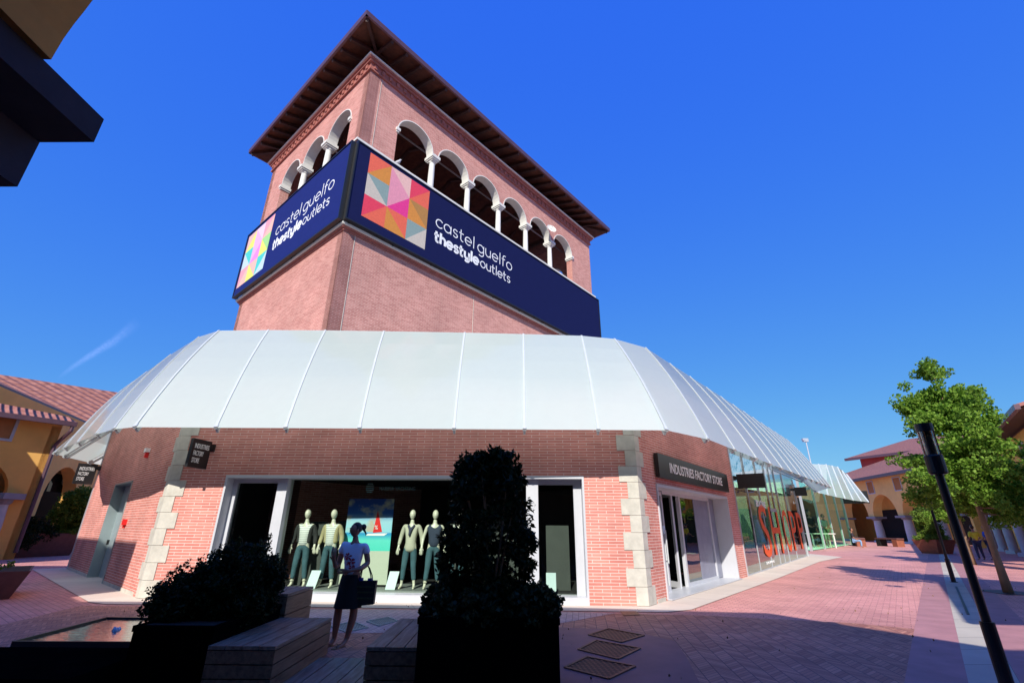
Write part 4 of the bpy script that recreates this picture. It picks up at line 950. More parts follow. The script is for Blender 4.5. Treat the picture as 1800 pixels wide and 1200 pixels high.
# the woman
skin = plain('tanned_skin', (.36, .16, .10), .5, var=.05); hair = plain('dark_hair', (.018, .010, .009), .5, var=.2, scale=20)
tee = plain('white_tshirt', (.82, .78, .90), .85, var=.05); skirt_m = plain('black_skirt', (.005, .004, .004), .85, var=.1); sandal = plain('sandal', (.30, .17, .09), .7)
w_loc = (g(592, 1133)+g(612, 1138))/2
wm = empty('person', (0, 0, 0), 'woman in white floral T-shirt and black skirt standing with a bag on her forearm', 'person')
hL, hR = (-.085, 0, .88), (.085, 0, .88)
ch = [[(0, 0, .92, .12), (0, .01, 1.05, .10), (0, .0, 1.25, .115), (0, .01, 1.38, .06), (.0, .005, 1.45, .045), (-.005, -.01, 1.50, .045)],
      [(0, 0, .92, .12), (*hL, .088), (-.12, -.015, .48, .060), (-.125, -.01, .35, .062), (-.145, .03, .09, .036), (-.17, -.03, .035, .034), (-.215, -.11, .022, .026), (-.225, -.14, .018, .018)],
      [(0, 0, .92, .12), (*hR, .088), (.115, -.03, .47, .060), (.105, -.01, .35, .062), (.045, .0, .09, .036), (.02, -.07, .035, .034), (-.02, -.16, .022, .026), (-.03, -.19, .018, .018)],
      # her right arm (image left): elbow down, forearm raised
      [(0, 0, 1.25, .115), (-.16, .0, 1.36, .05), (-.225, .02, 1.07, .044), (-.235, -.08, 1.06, .038), (-.225, -.17, 1.12, .028), (-.22, -.20, 1.15, .023)],
      # her left arm: elbow out, forearm across the waist
      [(0, 0, 1.25, .115), (.165, .0, 1.355, .05), (.235, .02, 1.10, .045), (.17, -.14, 1.03, .038), (.06, -.21, 1.015, .024), (.03, -.22, 1.01, .022)]]
ch += hand((-.22, -.20, 1.15), (-.05, -.55, .8), s=1, curl=1.2)+hand((.03, -.22, 1.01), (-1, -.25, -.05), s=1, curl=.6)
skinmesh('body', ch, skin, wm, None)
m = MB(); tl = Matrix.Rotation(radians(-48), 3, 'Z') @ Matrix.Rotation(radians(-6), 3, 'X')
hc = Vector((-.01, -.02, 1.575)); ellipsoid(m, hc, (.066, .086, .104), 20, tl, headshape)
hd = m.build('head', skin, wm, smooth=True)
m = MB()
for s in (-1, 1): ellipsoid(m, hc+tl @ Vector((s*.028, -.083, .018)), (.012, .006, .006), 8, tl)
e_o = m.build('eyes', plain('eye_dark', (.03, .02, .02), .3), wm, smooth=True)
m = MB(); ellipsoid(m, hc+tl @ Vector((0, -.086, -.052)), (.022, .007, .007), 8, tl); m.build('lips', plain('lips', (.25, .06, .05), .5), wm, smooth=True)
m = MB()
for s in (-1, 1): ellipsoid(m, hc+tl @ Vector((s*.068, .01, -.005)), (.010, .018, .028), 8, tl)
m.build('ears', skin, wm, smooth=True)
m = MB()
def hairk(v):
    v = v.copy()
    if v.y < -.35 and v.z < .45: v *= .80
    if v.z < -.45: v *= .85
    return v
ellipsoid(m, hc+tl @ Vector((0, .016, .022)), (.073, .089, .098), 20, tl, hairk)
ellipsoid(m, hc+tl @ Vector((0, .125, .055)), (.048, .045, .05), 12, tl); m.tube([hc+tl @ Vector((0, .14, .02)), hc+tl @ Vector((.01, .18, -.03)), hc+tl @ Vector((.01, .19, -.07))], [.02, .012, .003], 6)
m.build('hair', hair, wm, smooth=True)
skinmesh('tshirt', [[(0, 0, .90, .128), (0, .01, 1.05, .115), (0, .0, 1.25, .130), (0, .01, 1.36, .085)], [(0, 0, 1.25, .130), (-.165, .0, 1.355, .066), (-.195, .0, 1.22, .060)], [(0, 0, 1.25, .130), (.17, .0, 1.35, .066), (.205, .01, 1.22, .060)]], tee, wm, None)
m = MB()
flw = random.Random(3)
for cx, cz, r in ((-.045, 1.20, .055), (.02, 1.13, .05), (.035, 1.05, .04), (-.06, .99, .045), (-.02, 1.10, .03)):
    for k in range(7):
        a = 2*pi*k/7+flw.random(); yy = -.139-.0*cx; y2 = lambda x: -sqrt(max(.131**2-x*x, 0))-.006
        p = [(cx, cz), (cx+r*cos(a-.35), cz+r*.75*sin(a-.35)), (cx+r*1.3*cos(a), cz+r*sin(a)), (cx+r*cos(a+.35), cz+r*.75*sin(a+.35))]
        m.poly([(x, y2(x)-.002*k*.2, z) for x, z in p])
m.build('floral_print', plain('red_print', (.42, .03, .04), .8), wm)
# skirt: flared
m = MB(); n = 26; prof = [(.50, .205, .165), (.60, .19, .155), (.75, .168, .142), (.86, .150, .132), (.945, .132, .118)]
for i in range(len(prof)-1):
    for k in range(n):
        f = lambda i, k: ((prof[i][1]*(1+.03*sin(5*2*pi*k/n)*(prof[0][1]/prof[i][1] if i < 3 else 0)))*cos(2*pi*k/n), prof[i][2]*sin(2*pi*k/n), prof[i][0])
        m.poly([f(i, k), f(i, k+1), f(i+1, k+1), f(i+1, k)])
m.build('skirt', skirt_m, wm, smooth=True)
for fx, fy, rz in ((-.19, -.06, -25), (-.01, -.10, -22)):
    m = MB(); Rz = Matrix.Rotation(radians(rz), 3, 'Z'); sh = [(-.035, .10), (.03, .10), (.032, 0), (.045, -.10), (.02, -.15), (-.03, -.14), (-.045, -.08), (-.034, 0)]
    P = [Rz @ Vector((x, y, 0))+Vector((fx, fy, 0)) for x, y in sh]; m.poly([p+Vector((0, 0, .016)) for p in P]); m.poly([p+Vector((0, 0, .001)) for p in P][::-1])
    for i in range(8): a, b = P[i], P[(i+1) % 8]; m.poly([b+Vector((0, 0, .016)), a+Vector((0, 0, .016)), a+Vector((0, 0, .001)), b+Vector((0, 0, .001))])
    for sg in (-1, 1): m.tube([Rz @ Vector((0, -.11, .03))+Vector((fx, fy, 0)), Rz @ Vector((sg*.03, -.03, .062))+Vector((fx, fy, 0)), Rz @ Vector((sg*.034, .02, .016))+Vector((fx, fy, 0))], .005, 5)
    m.build('sandal', sandal, wm)
wm.location = w_loc; wm.scale = (1.01,)*3
# bag
bg_ = empty('handbag', (0, 0, 0), 'dark tote bag with faint coloured bands hanging from the woman\'s forearm', 'bag')
m = MB(); cx, cy = .245, -.02
m.hexa([(cx-.155, cy-.05, .52), (cx+.155, cy-.05, .55), (cx+.155, cy+.05, .55), (cx-.155, cy+.05, .52), (cx-.165, cy-.045, .86), (cx+.165, cy-.045, .865), (cx+.165, cy+.045, .865), (cx-.165, cy+.045, .86)])
bagm = plain('bag_black', (.012, .010, .012), .6, var=.3, scale=12); m.build('bag_body', bagm, bg_, bevel=.02)
m = MB()
for k, z in enumerate((.62, .70, .77)): m.box(cx-.14, cx+.14, cy-.056, cy-.053, z, z+.022)
m.build('coloured_bands', plain('band_olive', (.05, .06, .02), .7, var=.4, scale=25), bg_)
m = MB(); m.box(cx-.11, cx-.05, cy-.03, cy+.03, .86, .90); m.box(cx+.03, cx+.09, cy-.03, cy+.03, .86, .895); m.build('bag_lining', plain('lining_blue', (.02, .04, .35), .7), bg_)
for dy in (-.045, .045):
    m = MB(); m.tube([(cx-.10, cy+dy, .85), (cx-.085, cy+dy*.6, .99), (cx-.06, cy+dy*.2, 1.065), (cx-.02, cy, 1.10), (cx+.03, cy+dy*.4, 1.03), (cx+.075, cy+dy*.8, .93), (cx+.09, cy+dy, .85)], .008, 6); m.build('handle', bagm, bg_)
bg_.location = w_loc; bg_.scale = (1.01,)*3

# ================================================================== FOREGROUND FURNITURE
def slat_box(root, x0, x1, y0, y1, z0, z1, gap=.012, n=3, m1=wood, m2=wood_side, rows=3):
    w = (x1-x0-gap*(n-1))/n
    for k in range(n):
        m = MB(); a = x0+k*(w+gap); m.box(a, a+w, y0, y1, z1-.035, z1); o = m.build('top_slat', m1, None, bevel=.004); o.parent = root; o.matrix_parent_inverse = Matrix.Translation(-root.location)
    hh = (z1-.045-z0-gap*(rows-1))/rows
    for k in range(rows):
        z = z0+k*(hh+gap)
        for nm, b in (('side_board', (x1-.03, x1, y0, y1)), ('side_board', (x0, x0+.03, y0, y1)), ('end_board', (x0+.031, x1-.031, y0, y0+.03)), ('end_board', (x0+.031, x1-.031, y1-.03, y1))):
            m = MB(); m.box(*b, z, z+hh); o = m.build(nm, m2, None, bevel=.003); o.parent = root; o.matrix_parent_inverse = Matrix.Translation(-root.location)
    m = MB(); m.box(x0+.04, x1-.04, y0+.04, y1-.04, z0+.0, z1-.05); o = m.build('inner_frame', black_flat, None); o.parent = root; o.matrix_parent_inverse = Matrix.Translation(-root.location)
t = empty('wooden_bench', (-2.85, 6.6, 0), 'slatted timber block bench left of the woman, beside the round bush', 'bench'); slat_box(t, -3.22, -2.50, 5.82, 7.5, .03, .45, n=4)
t = empty('wooden_bench', (-1.25, 6.6, 0), 'slatted timber block bench right of the woman, against the tall shrub planter', 'bench'); slat_box(t, -1.53, -.93, 5.82, 7.5, .03, .45, n=3)
# timber deck
dk = empty('timber_deck', (-2.0, 5.5, 0), kind='structure')
for k in range(12):
    x = -3.1+k*.2; m = MB(); m.box(x, x+.188, 3.0, 7.22, .01, .04); o = m.build('deck_board', wood_grey, None, bevel=.003); o.parent = dk; o.matrix_parent_inverse = Matrix.Translation(-dk.location)
# timber planter block behind
t = empty('timber_planter', (-3.5, 7.8, 0), 'taller timber-clad planter box behind the left bench', 'planter')
slat_box(t, -4.1, -3.18, 7.52, 8.45, .03, .74, n=4, rows=3)
# steel planters
def steel_planter(x0, x1, y0, y1, z1, label, mat=planter_m, taper=0):
    t = empty('steel_planter', ((x0+x1)/2, (y0+y1)/2, 0), label, 'planter'); m = MB(); k = taper
    m.hexa([(x0+k, y0+k, .0), (x1-k, y0+k, .0), (x1-k, y1-k, 0), (x0+k, y1-k, 0), (x0, y0, z1), (x1, y0, z1), (x1, y1, z1), (x0, y1, z1)])
    for a, b, c, d in ((x0-.012, x1+.012, y0-.012, y0+.03), (x0-.012, x1+.012, y1-.03, y1+.012), (x0-.012, x0+.03, y0+.03, y1-.03), (x1-.03, x1+.012, y0+.03, y1-.03)): m.box(a, b, c, d, z1-.04, z1+.02)
    put(m, 'planter_box', mat, t)
    m = MB(); m.box(x0+.035, x1-.035, y0+.035, y1-.035, z1-.05, z1+.004); put(m, 'soil', plain('soil_'+str(round(x0, 1)), (.03, .02, .015), .95), t)
    return t
steel_planter(-.93, .50, 5.45, 6.6, .77, 'black steel planter carrying the tall dark shrub in the middle foreground')
steel_planter(-4.12, -3.24, 5.9, 7.48, .60, 'low black planter under the round clipped bush at left')
# plain low black box at front left
t = empty('steel_planter', (-6.6, 6.0, 0), 'long low black box in the lower left corner before the pool', 'planter'); m = MB(); m.box(-10.5, -4.14, 5.2, 6.42, 0, .30); put(m, 'planter_box', planter_m, t)
# bushes
def bush(name, label, cat, cen, rad, n_cl, per, size, mat, seed, clr=.16, stem=True, elong=1.8, spikes=0, group=None, sup=3.0, taper=0):
    t = empty(name, (cen[0], cen[1], cen[2]-rad[2]), label, cat, group); r = random.Random(seed); C = []
    while len(C) < n_cl:
        p = Vector((r.uniform(-1, 1), r.uniform(-1, 1), r.uniform(-1, 1)))
        k = (abs(p.x)**sup+abs(p.y)**sup+abs(p.z)**sup)
        tf = 1-taper*(p.z+1)/2
        if k < 1 and (k > .25 or r.random() < .4): C.append((cen[0]+p.x*rad[0]*tf, cen[1]+p.y*rad[1]*tf, cen[2]+p.z*rad[2]))
    pts = [clumps(C, clr, per)]
    if spikes:
        for _ in range(spikes):
            a = r.uniform(0, 2*pi); rr = r.random()**.5; b = Vector((cen[0]+rad[0]*rr*(.95-taper*.8)*cos(a), cen[1]+rad[1]*rr*(.95-taper*.8)*sin(a), cen[2]+rad[2]*(.75-.25*rr)))
            h_ = r.uniform(.12, .34); d_ = Vector((r.uniform(-.3, .3), r.uniform(-.3, .3), 1)); k = 46
            tt = rng.random(k); q = np.array([list(b+d_*h_*x) for x in tt]); q += rng.normal(size=(k, 3))*(.045*(1.15-tt))[:, None]; pts.append(q)
    lo = leaves('foliage', np.concatenate(pts), size, mat, None, elong=elong); lo.parent = t; lo.matrix_parent_inverse = Matrix.Translation(-t.location)
    if stem:
        m = MB()
        for k in range(7):
            a = 2*pi*k/7; b = Vector((cen[0], cen[1], cen[2]-rad[2]-.1)); e2 = Vector((cen[0]+rad[0]*.6*cos(a), cen[1]+rad[1]*.6*sin(a), cen[2]+rad[2]*.6)); m.tube([b+Vector((.06*cos(a), .06*sin(a), 0)), b.lerp(e2, .5)+Vector((.04, 0, 0)), e2], [.018, .012, .005], 5)
        put(m, 'stems', bark, t)
    return t
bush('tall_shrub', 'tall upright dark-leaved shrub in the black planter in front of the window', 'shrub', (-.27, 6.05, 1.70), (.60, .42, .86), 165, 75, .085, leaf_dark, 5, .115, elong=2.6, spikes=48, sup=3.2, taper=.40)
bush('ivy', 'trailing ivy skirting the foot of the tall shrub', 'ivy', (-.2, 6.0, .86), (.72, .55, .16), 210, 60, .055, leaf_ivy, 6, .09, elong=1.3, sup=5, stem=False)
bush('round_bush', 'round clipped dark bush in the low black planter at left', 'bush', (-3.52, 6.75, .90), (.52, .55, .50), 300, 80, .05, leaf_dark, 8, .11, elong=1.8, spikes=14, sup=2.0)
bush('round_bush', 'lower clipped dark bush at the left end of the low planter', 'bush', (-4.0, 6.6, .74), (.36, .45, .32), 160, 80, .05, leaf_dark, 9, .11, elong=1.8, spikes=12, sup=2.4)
# pool basin
P4 = [g(22, 1130, .06), g(236, 1131, .06), g(300, 1088, .06), g(187, 1087, .06)]
t = empty('reflecting_pool', (P4[0]+P4[2])/2, 'shallow sheet of rippling water in a thin dark rim at lower left', 'pool')
wat, nt_, b_ = newmat('pool_water'); b_.inputs['Base Color'].default_value = (.10, .075, .06, 1); b_.inputs['Roughness'].default_value = .03; b_.inputs['Specular IOR Level'].default_value = 1.0; b_.inputs['Metallic'].default_value = .0; b_.inputs['IOR'].default_value = 3.2
tc_ = N(nt_, 'ShaderNodeTexCoord'); mp_ = N(nt_, 'ShaderNodeMapping'); mp_.inputs['Scale'].default_value = (3, 7, 1); nt_.links.new(tc_.outputs['Object'], mp_.inputs[0]); no_ = N(nt_, 'ShaderNodeTexNoise', Scale=2.4, Detail=4.0, Distortion=.8); nt_.links.new(mp_.outputs[0], no_.inputs['Vector'])
bp_ = N(nt_, 'ShaderNodeBump', Strength=.18, Distance=.03); nt_.links.new(no_.outputs[0], bp_.inputs['Height']); nt_.links.new(bp_.outputs[0], b_.inputs['Normal'])
m = MB(); m.poly(P4); put(m, 'water', wat, t)
m = MB()
for a, b in zip(P4, P4[1:]+P4[:1]): m.bar(a+Vector((0, 0, -.02)), b+Vector((0, 0, -.02)), .035, .10)
put(m, 'rim', black_m, t)
c_ = g(205, 1107, .06); m = MB()
for k in range(9): a = random.uniform(0, 6.28); rr = random.uniform(0, .13); m.tube([(c_.x+rr*cos(a), c_.y+rr*sin(a), .05), (c_.x+rr*cos(a), c_.y+rr*sin(a), .05+random.uniform(.02, .07))], [.04, .01], 7)
put(m, 'water_jet', plain('foam', (.55, .6, .7), .2), t, smooth=True)
# drain covers
def cover(pts, mat, label, dark):
    t = empty('drain_cover', (pts[0]+pts[2])/2, label, 'drain cover', 'square drain covers set in the paving'); z = .016
    P = [Vector((p.x, p.y, 0)) for p in pts]; m = MB()
    for a, b in zip(P, P[1:]+P[:1]): m.bar(a+Vector((0, 0, z)), b+Vector((0, 0, z)), .035, .02)
    put(m, 'frame', mat, t)
    m = MB(); m.poly([p+Vector((0, 0, .0105)) for p in P]); put(m, 'pit', dark, t)
    m = MB(); n = 14
    for k in range(1, n):
        for j in range(1, n):
            if (k+j) % 2: continue
            f = lambda u, v: P[0].lerp(P[1], u).lerp(P[3].lerp(P[2], u), v)+Vector((0, 0, .019))
            c = f(k/n, j/n); d1 = (P[1]-P[0])/n*.42; d2 = (P[3]-P[0])/n*.42; m.poly([c-d1-d2, c+d1-d2, c+d1+d2, c-d1+d2])
    put(m, 'studs', mat, t)
def sq(c, a, s):
    c = Vector(c); return [c+Vector((s*cos(a+k*pi/2+pi/4), s*sin(a+k*pi/2+pi/4), 0)) for k in range(4)]
dk_iron = plain('iron_dark', (.07, .04, .03), .7); pale_d = plain('pale_pit', (.22, .23, .2), .8)
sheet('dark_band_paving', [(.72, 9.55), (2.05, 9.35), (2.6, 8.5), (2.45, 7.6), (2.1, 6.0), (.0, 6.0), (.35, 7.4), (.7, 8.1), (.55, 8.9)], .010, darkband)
cover([g(1035, 1117), g(1070, 1106), g(1132, 1118), g(1092, 1130)], iron, 'rusty studded drain cover, farthest of the three beside the black planter', dk_iron)
cover([g(1017, 1143), g(1048, 1127), g(1125, 1141), g(1086, 1160)], iron, 'rusty studded drain cover, middle of the three beside the black planter', dk_iron)
cover([g(993, 1175), g(1032, 1156), g(1116, 1173), g(1070, 1195)], iron, 'rusty studded drain cover, nearest of the three beside the black planter', dk_iron)
cover([g(582, 1102), g(620, 1093), g(646, 1104), g(608, 1112)], pale_grate, 'pale drain cover just behind the woman\'s legs', pale_d)
cover([g(645, 1093), g(682, 1086), g(698, 1092), g(666, 1101)], pale_grate, 'pale drain cover farther right behind the woman', pale_d)
m = MB(); P = [g(1090, 1074.5), g(1118, 1074.5), g(1126, 1081), g(1096, 1082)]; m.poly([p+Vector((0, 0, .014)) for p in P]); tag(m.build('drain_cover', iron), 'small thin drain slot by the pale kerb right of the shop corner', 'drain cover')

# litter and dry leaves on the paving
LC = np.array([[random.uniform(-8, 9), random.uniform(5, 13), .022] for _ in range(150)]+[[*(S(random.uniform(2, 30), random.uniform(1, 9)).xy), .02] for _ in range(110)])
lo = leaves('fallen_leaves', LC, .035, plain('dry_leaf', (.22, .13, .07), .9), None, elong=1.4, up=9); tag(lo, kind='stuff')
# ================================================================== LAMPS
def lamp(base, H, label):
    t = empty('street_lamp', base, label, 'street lamp', 'black cylindrical street lamps'); b = Vector(base)
    m = MB(); m.tube([b, b+Vector((0, 0, H*.235))], .068, 16); m.tube([b, b+Vector((0, 0, .02))], .11, 16); put(m, 'base_sleeve', lamp_m, t, smooth=False)
    m = MB(); m.tube([b+Vector((0, 0, H*.235)), b+Vector((0, 0, H-.62))], .044, 16); put(m, 'pole', lamp_m, t)
    m = MB(); m.tube([b+Vector((0, 0, H-.64)), b+Vector((0, 0, H-.62)), b+Vector((0, 0, H-.42)), b+Vector((0, 0, H-.40))], [.082, .098, .098, .088], 20); put(m, 'lamp_housing', lamp_m, t)
    m = MB(); m.tube([b+Vector((0, 0, H-.40)), b+Vector((0, 0, H-.10))], .084, 20, cap=False); put(m, 'lamp_glass', lamp_glass, t, smooth=True)
    m = MB(); m.tube([b+Vector((0, 0, H-.40)), b+Vector((0, 0, H-.10))], .052, 14)
    for k in range(4): a = k*pi/2+.5; m.bar(b+Vector((.084*cos(a), .084*sin(a), H-.40)), b+Vector((.084*cos(a), .084*sin(a), H-.10)), .012, .012)
    m.tube([b+Vector((.0, 0, H-.16)), b+Vector((0, 0, H-.14))], .08, 20); m.tube([b+Vector((.0, 0, H-.125)), b+Vector((0, 0, H-.11))], .08, 20)
    put(m, 'lamp_core', black_m, t)
    m = MB(); m.tube([b+Vector((0, 0, H-.10)), b+Vector((0, 0, H-.0))], [.094, .094], 20); put(m, 'lamp_cap', lamp_m, t)
lb = g(1622, 745, 2.95); lamp((lb.x, lb.y, 0), 2.95, 'nearest black cylindrical street lamp, large at the right side')
lb2 = g(1677, 1023); lamp((lb2.x, lb2.y, 0), 3.15, 'smaller black street lamp further down the street behind the nearest one')
m = MB(); a, b = g(1681, 1031), g(1702, 1080); m.bar(a+Vector((0, 0, .012)), b+Vector((0, 0, .012)), .05, .01); tag(m.build('black_bar', black_m), 'thin black bar on the pale stone strip behind the lamp', 'drain')  # flat black bar laid on the paving

# ================================================================== TREES
def tree(base, H, z0, R, label, seed, n=240, per=75, size=.12):
    t = empty('street_tree', base, label, 'tree', 'young street trees'); r = random.Random(seed); b = Vector(base); m = MB()
    m.tube([b, b+Vector((.02, .02, z0*.5)), b+Vector((-.02, .0, z0)), b+Vector((.03, -.02, z0+(H-z0)*.5)), b+Vector((0, 0, H*.95))], [.125, .085, .075, .045, .01], 12); put(m, 'trunk', bark, t, smooth=True)
    m = MB(); C = []
    for k in range(26):
        zb = z0-.1+(H-z0)*(.0+.75*r.random()**1.25); a = k*2.4+r.uniform(-.3, .3); f = 1-(zb-z0)/(H-z0); L = R*(.22+.78*f)*r.uniform(.75, 1.1)
        e = b+Vector((L*cos(a), L*sin(a), zb+L*(.05+.6*(1-f))*r.uniform(.4, 1.1))); s = b+Vector((0, 0, zb)); mid = s.lerp(e, .5)+Vector((0, 0, -.08)); m.tube([s, mid, e], [.03, .02, .006], 6)
        for j in range(n//26):
            q = s.lerp(e, r.uniform(.35, 1.08)); C.append((q.x+r.gauss(0, .18), q.y+r.gauss(0, .18), q.z+r.gauss(0, .18)))
    for k in range(n//8): C.append((b.x+r.gauss(0, .22), b.y+r.gauss(0, .22), z0+(H-z0)*r.uniform(.5, 1.0)))
    for k in range(n//4): C.append((b.x+r.gauss(.25, R*.42), b.y+r.gauss(-.1, R*.42), z0+r.uniform(.1, 1.9)))
    put(m, 'branches', bark, t)
    lo = leaves('crown', clumps(C, .25, per), size, leaf_tree, None, elong=1.5); lo.parent = t; lo.matrix_parent_inverse = Matrix.Translation(-t.location)
tb = g(1773, 1041); tree((tb.x, tb.y, 0), 7.0, 2.2, 2.0, 'leafy young street tree with the thickest trunk, nearest at right', 3, n=500, per=90, size=.10)
tb = g(1712, 992); tree((tb.x, tb.y, 0), 6.2, 2.3, 1.5, 'thin-trunked young tree behind the nearest one', 4, n=160)
# tree grate
tb = g(1773, 1041); m = MB(); m.box(tb.x-.55, tb.x+.55, tb.y-.55, tb.y+.55, .0, .014); tag(m.build('tree_grate', black_m), 'flat dark square grate round the nearest tree trunk', 'grate')

# ================================================================== ARCADED BUILDINGS
def column_grey(root, p, H=3.9, r=.26, name='column'):
    m = MB(); m.lathe(p, [(.25, r*1.0), (H*.5, r*.97), (H-.55, r*.82)], 14); b = Vector(p)
    m.box(b.x-r*1.3, b.x+r*1.3, b.y-r*1.3, b.y+r*1.3, 0, .25); o1 = put(m, name, grey_stone, root)
    m = MB(); m.lathe(p, [(H-.55, r*.9), (H-.45, r*1.1), (H-.32, r*1.15), (H-.3, r*1.5)], 14); m.box(b.x-r*1.6, b.x+r*1.6, b.y-r*1.6, b.y+r*1.6, H-.3, H-.02)
    putw(m, 'capital', cap_stone, o1)
def sq_window(root, F, u, z, w, h):
    m = MB()
    for a, b, c, d in ((u-w/2-.12, u-w/2, z-.12, z+h+.12), (u+w/2, u+w/2+.12, z-.12, z+h+.12), (u-w/2, u+w/2, z-.12, z), (u-w/2, u+w/2, z+h, z+h+.12)): m.obox(F, a, b, -.02, .06, c, d)
    f = put(m, 'window_frame', grey_stone, root); m = MB(); m.obox(F, u-w/2, u+w/2, -.02, .012, z, z+h); putw(m, 'blind', blind_m, f)
def roofquad(root, e0, e1, r1, r0, name='tiled_roof', mat=None, th=.14):
    m = MB(); roofpoly(m, [e0, e1, r1, r0], e0, e1); m.poly([p-Vector((0, 0, th)) for p in (e0, r0, r1, e1)])
    for a, b in ((e0, e1), (e1, r1), (r0, e0)): m.poly([a-Vector((0, 0, th)), b-Vector((0, 0, th)), b, a])
    return put(m, name, mat or tiles, root)
# --- far building F (end of the street)
c1_, c2_ = g(1541, 952), g(1594, 955)
azF = radians(9); dF = Vector((sin(azF), cos(azF), 0)); Pn = Vector((c2_.x, c2_.y, 0))-dF*22; Pf = Vector((c2_.x, c2_.y, 0))+dF*34
FFb = frame(Pf, Pn)
far = empty('arcade_building', FFb(20, 0), 'distant yellow arcaded building with tiled roofs and a red upper storey', 'building')
uc = [FFb.px(x, 940)[0] for x in (1489, 1541, 1594, 1652, 1715, 1790)]
zsp = FFb.px(1575, 906)[1]; zev = FFb.px(1597, 830)[1]
ops = []
for a, b in zip(uc[:-1], uc[1:]): r_ = (b-a)/2*.82; c = (a+b)/2; ops.append((c-r_, c+r_, zsp, zsp, True))
ops.append((ops[0][0], ops[-1][1], 0, zsp, False))
put(wall(FFb, 0, FFb.L, 0, zev, 1.2, ops), 'arcade_wall', yellow_pale, far)
for u in uc[:5]:
    # replace the lower pier by a column look: column stands proud of the pier
    column_grey(far, FFb(u, 0, -.6), zsp+.02, .55)
for px in (1532, 1581, 1640, 1700): u, z = FFb.px(px, 862); sq_window(far, FFb, u, FFb.px(1581, 862)[1]+.1, 1.5, 1.6)
m = MB(); m.poly([FFb(0, 0, -5), FFb(FFb.L, 0, -5), FFb(FFb.L, zev, -5), FFb(0, zev, -5)]); put(m, 'rear_wall', yellow, far)
m = MB(); rr = random.Random(5)
for a, b in zip(uc[:-1], uc[1:]): m.obox(FFb, a+1.0, b-.2, -4.95, -4.8, 0, 4.6); 
put(m, 'shopfront', black_flat, far)
O = 1.2
e0, e1 = FFb(-1, zev, O), FFb(FFb.L, zev, O); r0, r1 = at(1487, 831, 115.5), at(1800, 740, 98)
rm_ = at(1500, 827, 115.4); rn_ = at(1600, 792, 106); m = MB(); roofpoly(m, [e0, e1, r1, rn_, rm_, r0], e0, e1); put(m, 'tiled_roof', tiles, far); m = MB(); m.bar(e0, e1, .35, .4); put(m, 'gutter', eave_m, far)
# upper red storey, set back, with its own hipped roof
q = lambda x, y, d: at(x, y, d)
m = MB(); W0, W1 = q(1497, 812, 116), q(1640, 790, 84); zt_ = max(W0.z, W1.z)+2; P_ = [Vector((W0.x, W0.y, zev)), Vector((W1.x+12, W1.y-28, zev)), Vector((W1.x+12, W1.y-28, W0.z+1.1)), Vector((W0.x, W0.y, W0.z+1.1))]
zl = 14.6
ed = lambda x, y: (lambda p: p)(g(x, y, zl))
E0, E1, E2 = ed(1485, 806), ed(1592, 793), ed(1800, 765)
R1_, R2_, R3_ = g(1598, 771, zl+5.5), g(1756, 752, zl+5.5), g(1850, 741, zl+5.5)
Fr = frame(E0, E1); Fr = frame(Fr(1.8, 0, -1.6), Fr(Fr.L+14, 0, -1.6)); put(wall(Fr, 0, Fr.L, zev-1, zl+.3, 1.5), 'upper_wall', red_render, far)
m = MB(); roofpoly(m, [E0, E1, R1_], E0, E1); roofpoly(m, [E1, E2, R3_, R2_, R1_], E1, E2); put(m, 'tiled_roof', tiles, far)
m = MB(); m.bar(E0-Vector((0, 0, .2)), E1-Vector((0, 0, .2)), .4, .45); m.bar(E1-Vector((0, 0, .2)), E2-Vector((0, 0, .2)), .4, .45); put(m, 'gutter', eave_m, far)
# --- right building along the street
right = empty('arcade_building', S(30, 12), 'yellow arcaded building with deep dark eaves along the right edge of the street', 'building')
FRt = frame(S(62, 11.1), S(18, 11.1)); spac = 5.3; ops = []
for k in range(8): c = 3.2+k*spac+1.2; ops.append((c-2.1, c+2.1, 3.75, 3.75, True))
ops.append((ops[0][0], ops[-1][1], 0, 3.75, False))
put(wall(FRt, 0, FRt.L, 0, 6.6, .9, ops), 'arcade_wall', yellow, right)
for k in range(9): column_grey(right, FRt(3.2+k*spac+1.2-spac/2, 0, -.45), 3.76, .29)
for k in range(8): sq_window(right, FRt, 3.2+k*spac+1.2, 5.1+.6*0, .8, .9)
m = MB(); m.poly([FRt(0, 0, -4), FRt(FRt.L, 0, -4), FRt(FRt.L, 6.6, -4), FRt(0, 6.6, -4)]); put(m, 'rear_wall', yellow, right)
m = MB()
for k in range(8): c = 3.2+k*spac+1.2; m.obox(FRt, c-1.8, c+1.8, -3.95, -3.8, 0, 3.3)
put(m, 'shopfront', black_flat, right)
e0, e1 = FRt(-1.2, 6.55, 1.15), FRt(FRt.L+1, 6.55, 1.15); r0, r1 = FRt(3, 9.0, -6), FRt(FRt.L-3, 9.0, -6)
roofquad(right, e0+Vector((0, 0, .12)), e1+Vector((0, 0, .12)), r1, r0); m = MB(); m.bar(e0, e1, .18, .22); put(m, 'gutter', eave_m, right)
m = MB(); m.poly([e0-Vector((0, 0, .06)), e1-Vector((0, 0, .06)), FRt(FRt.L, 6.75, -.1), FRt(0, 6.75, -.1)]); put(m, 'soffit', dark_wood, right)
near_b = empty('arcade_building', S(0, 12), 'yellow building just outside the right edge whose eave shades the pale street strip', 'building')
FR1 = frame(S(5.4, 11.1), S(-6, 11.1)); put(wall(FR1, 0, FR1.L, 0, 6.6, .9, [(1.5, 5.3, 0, 3.7, True), (6.3, 10.1, 0, 3.7, True)]), 'arcade_wall', yellow, near_b)
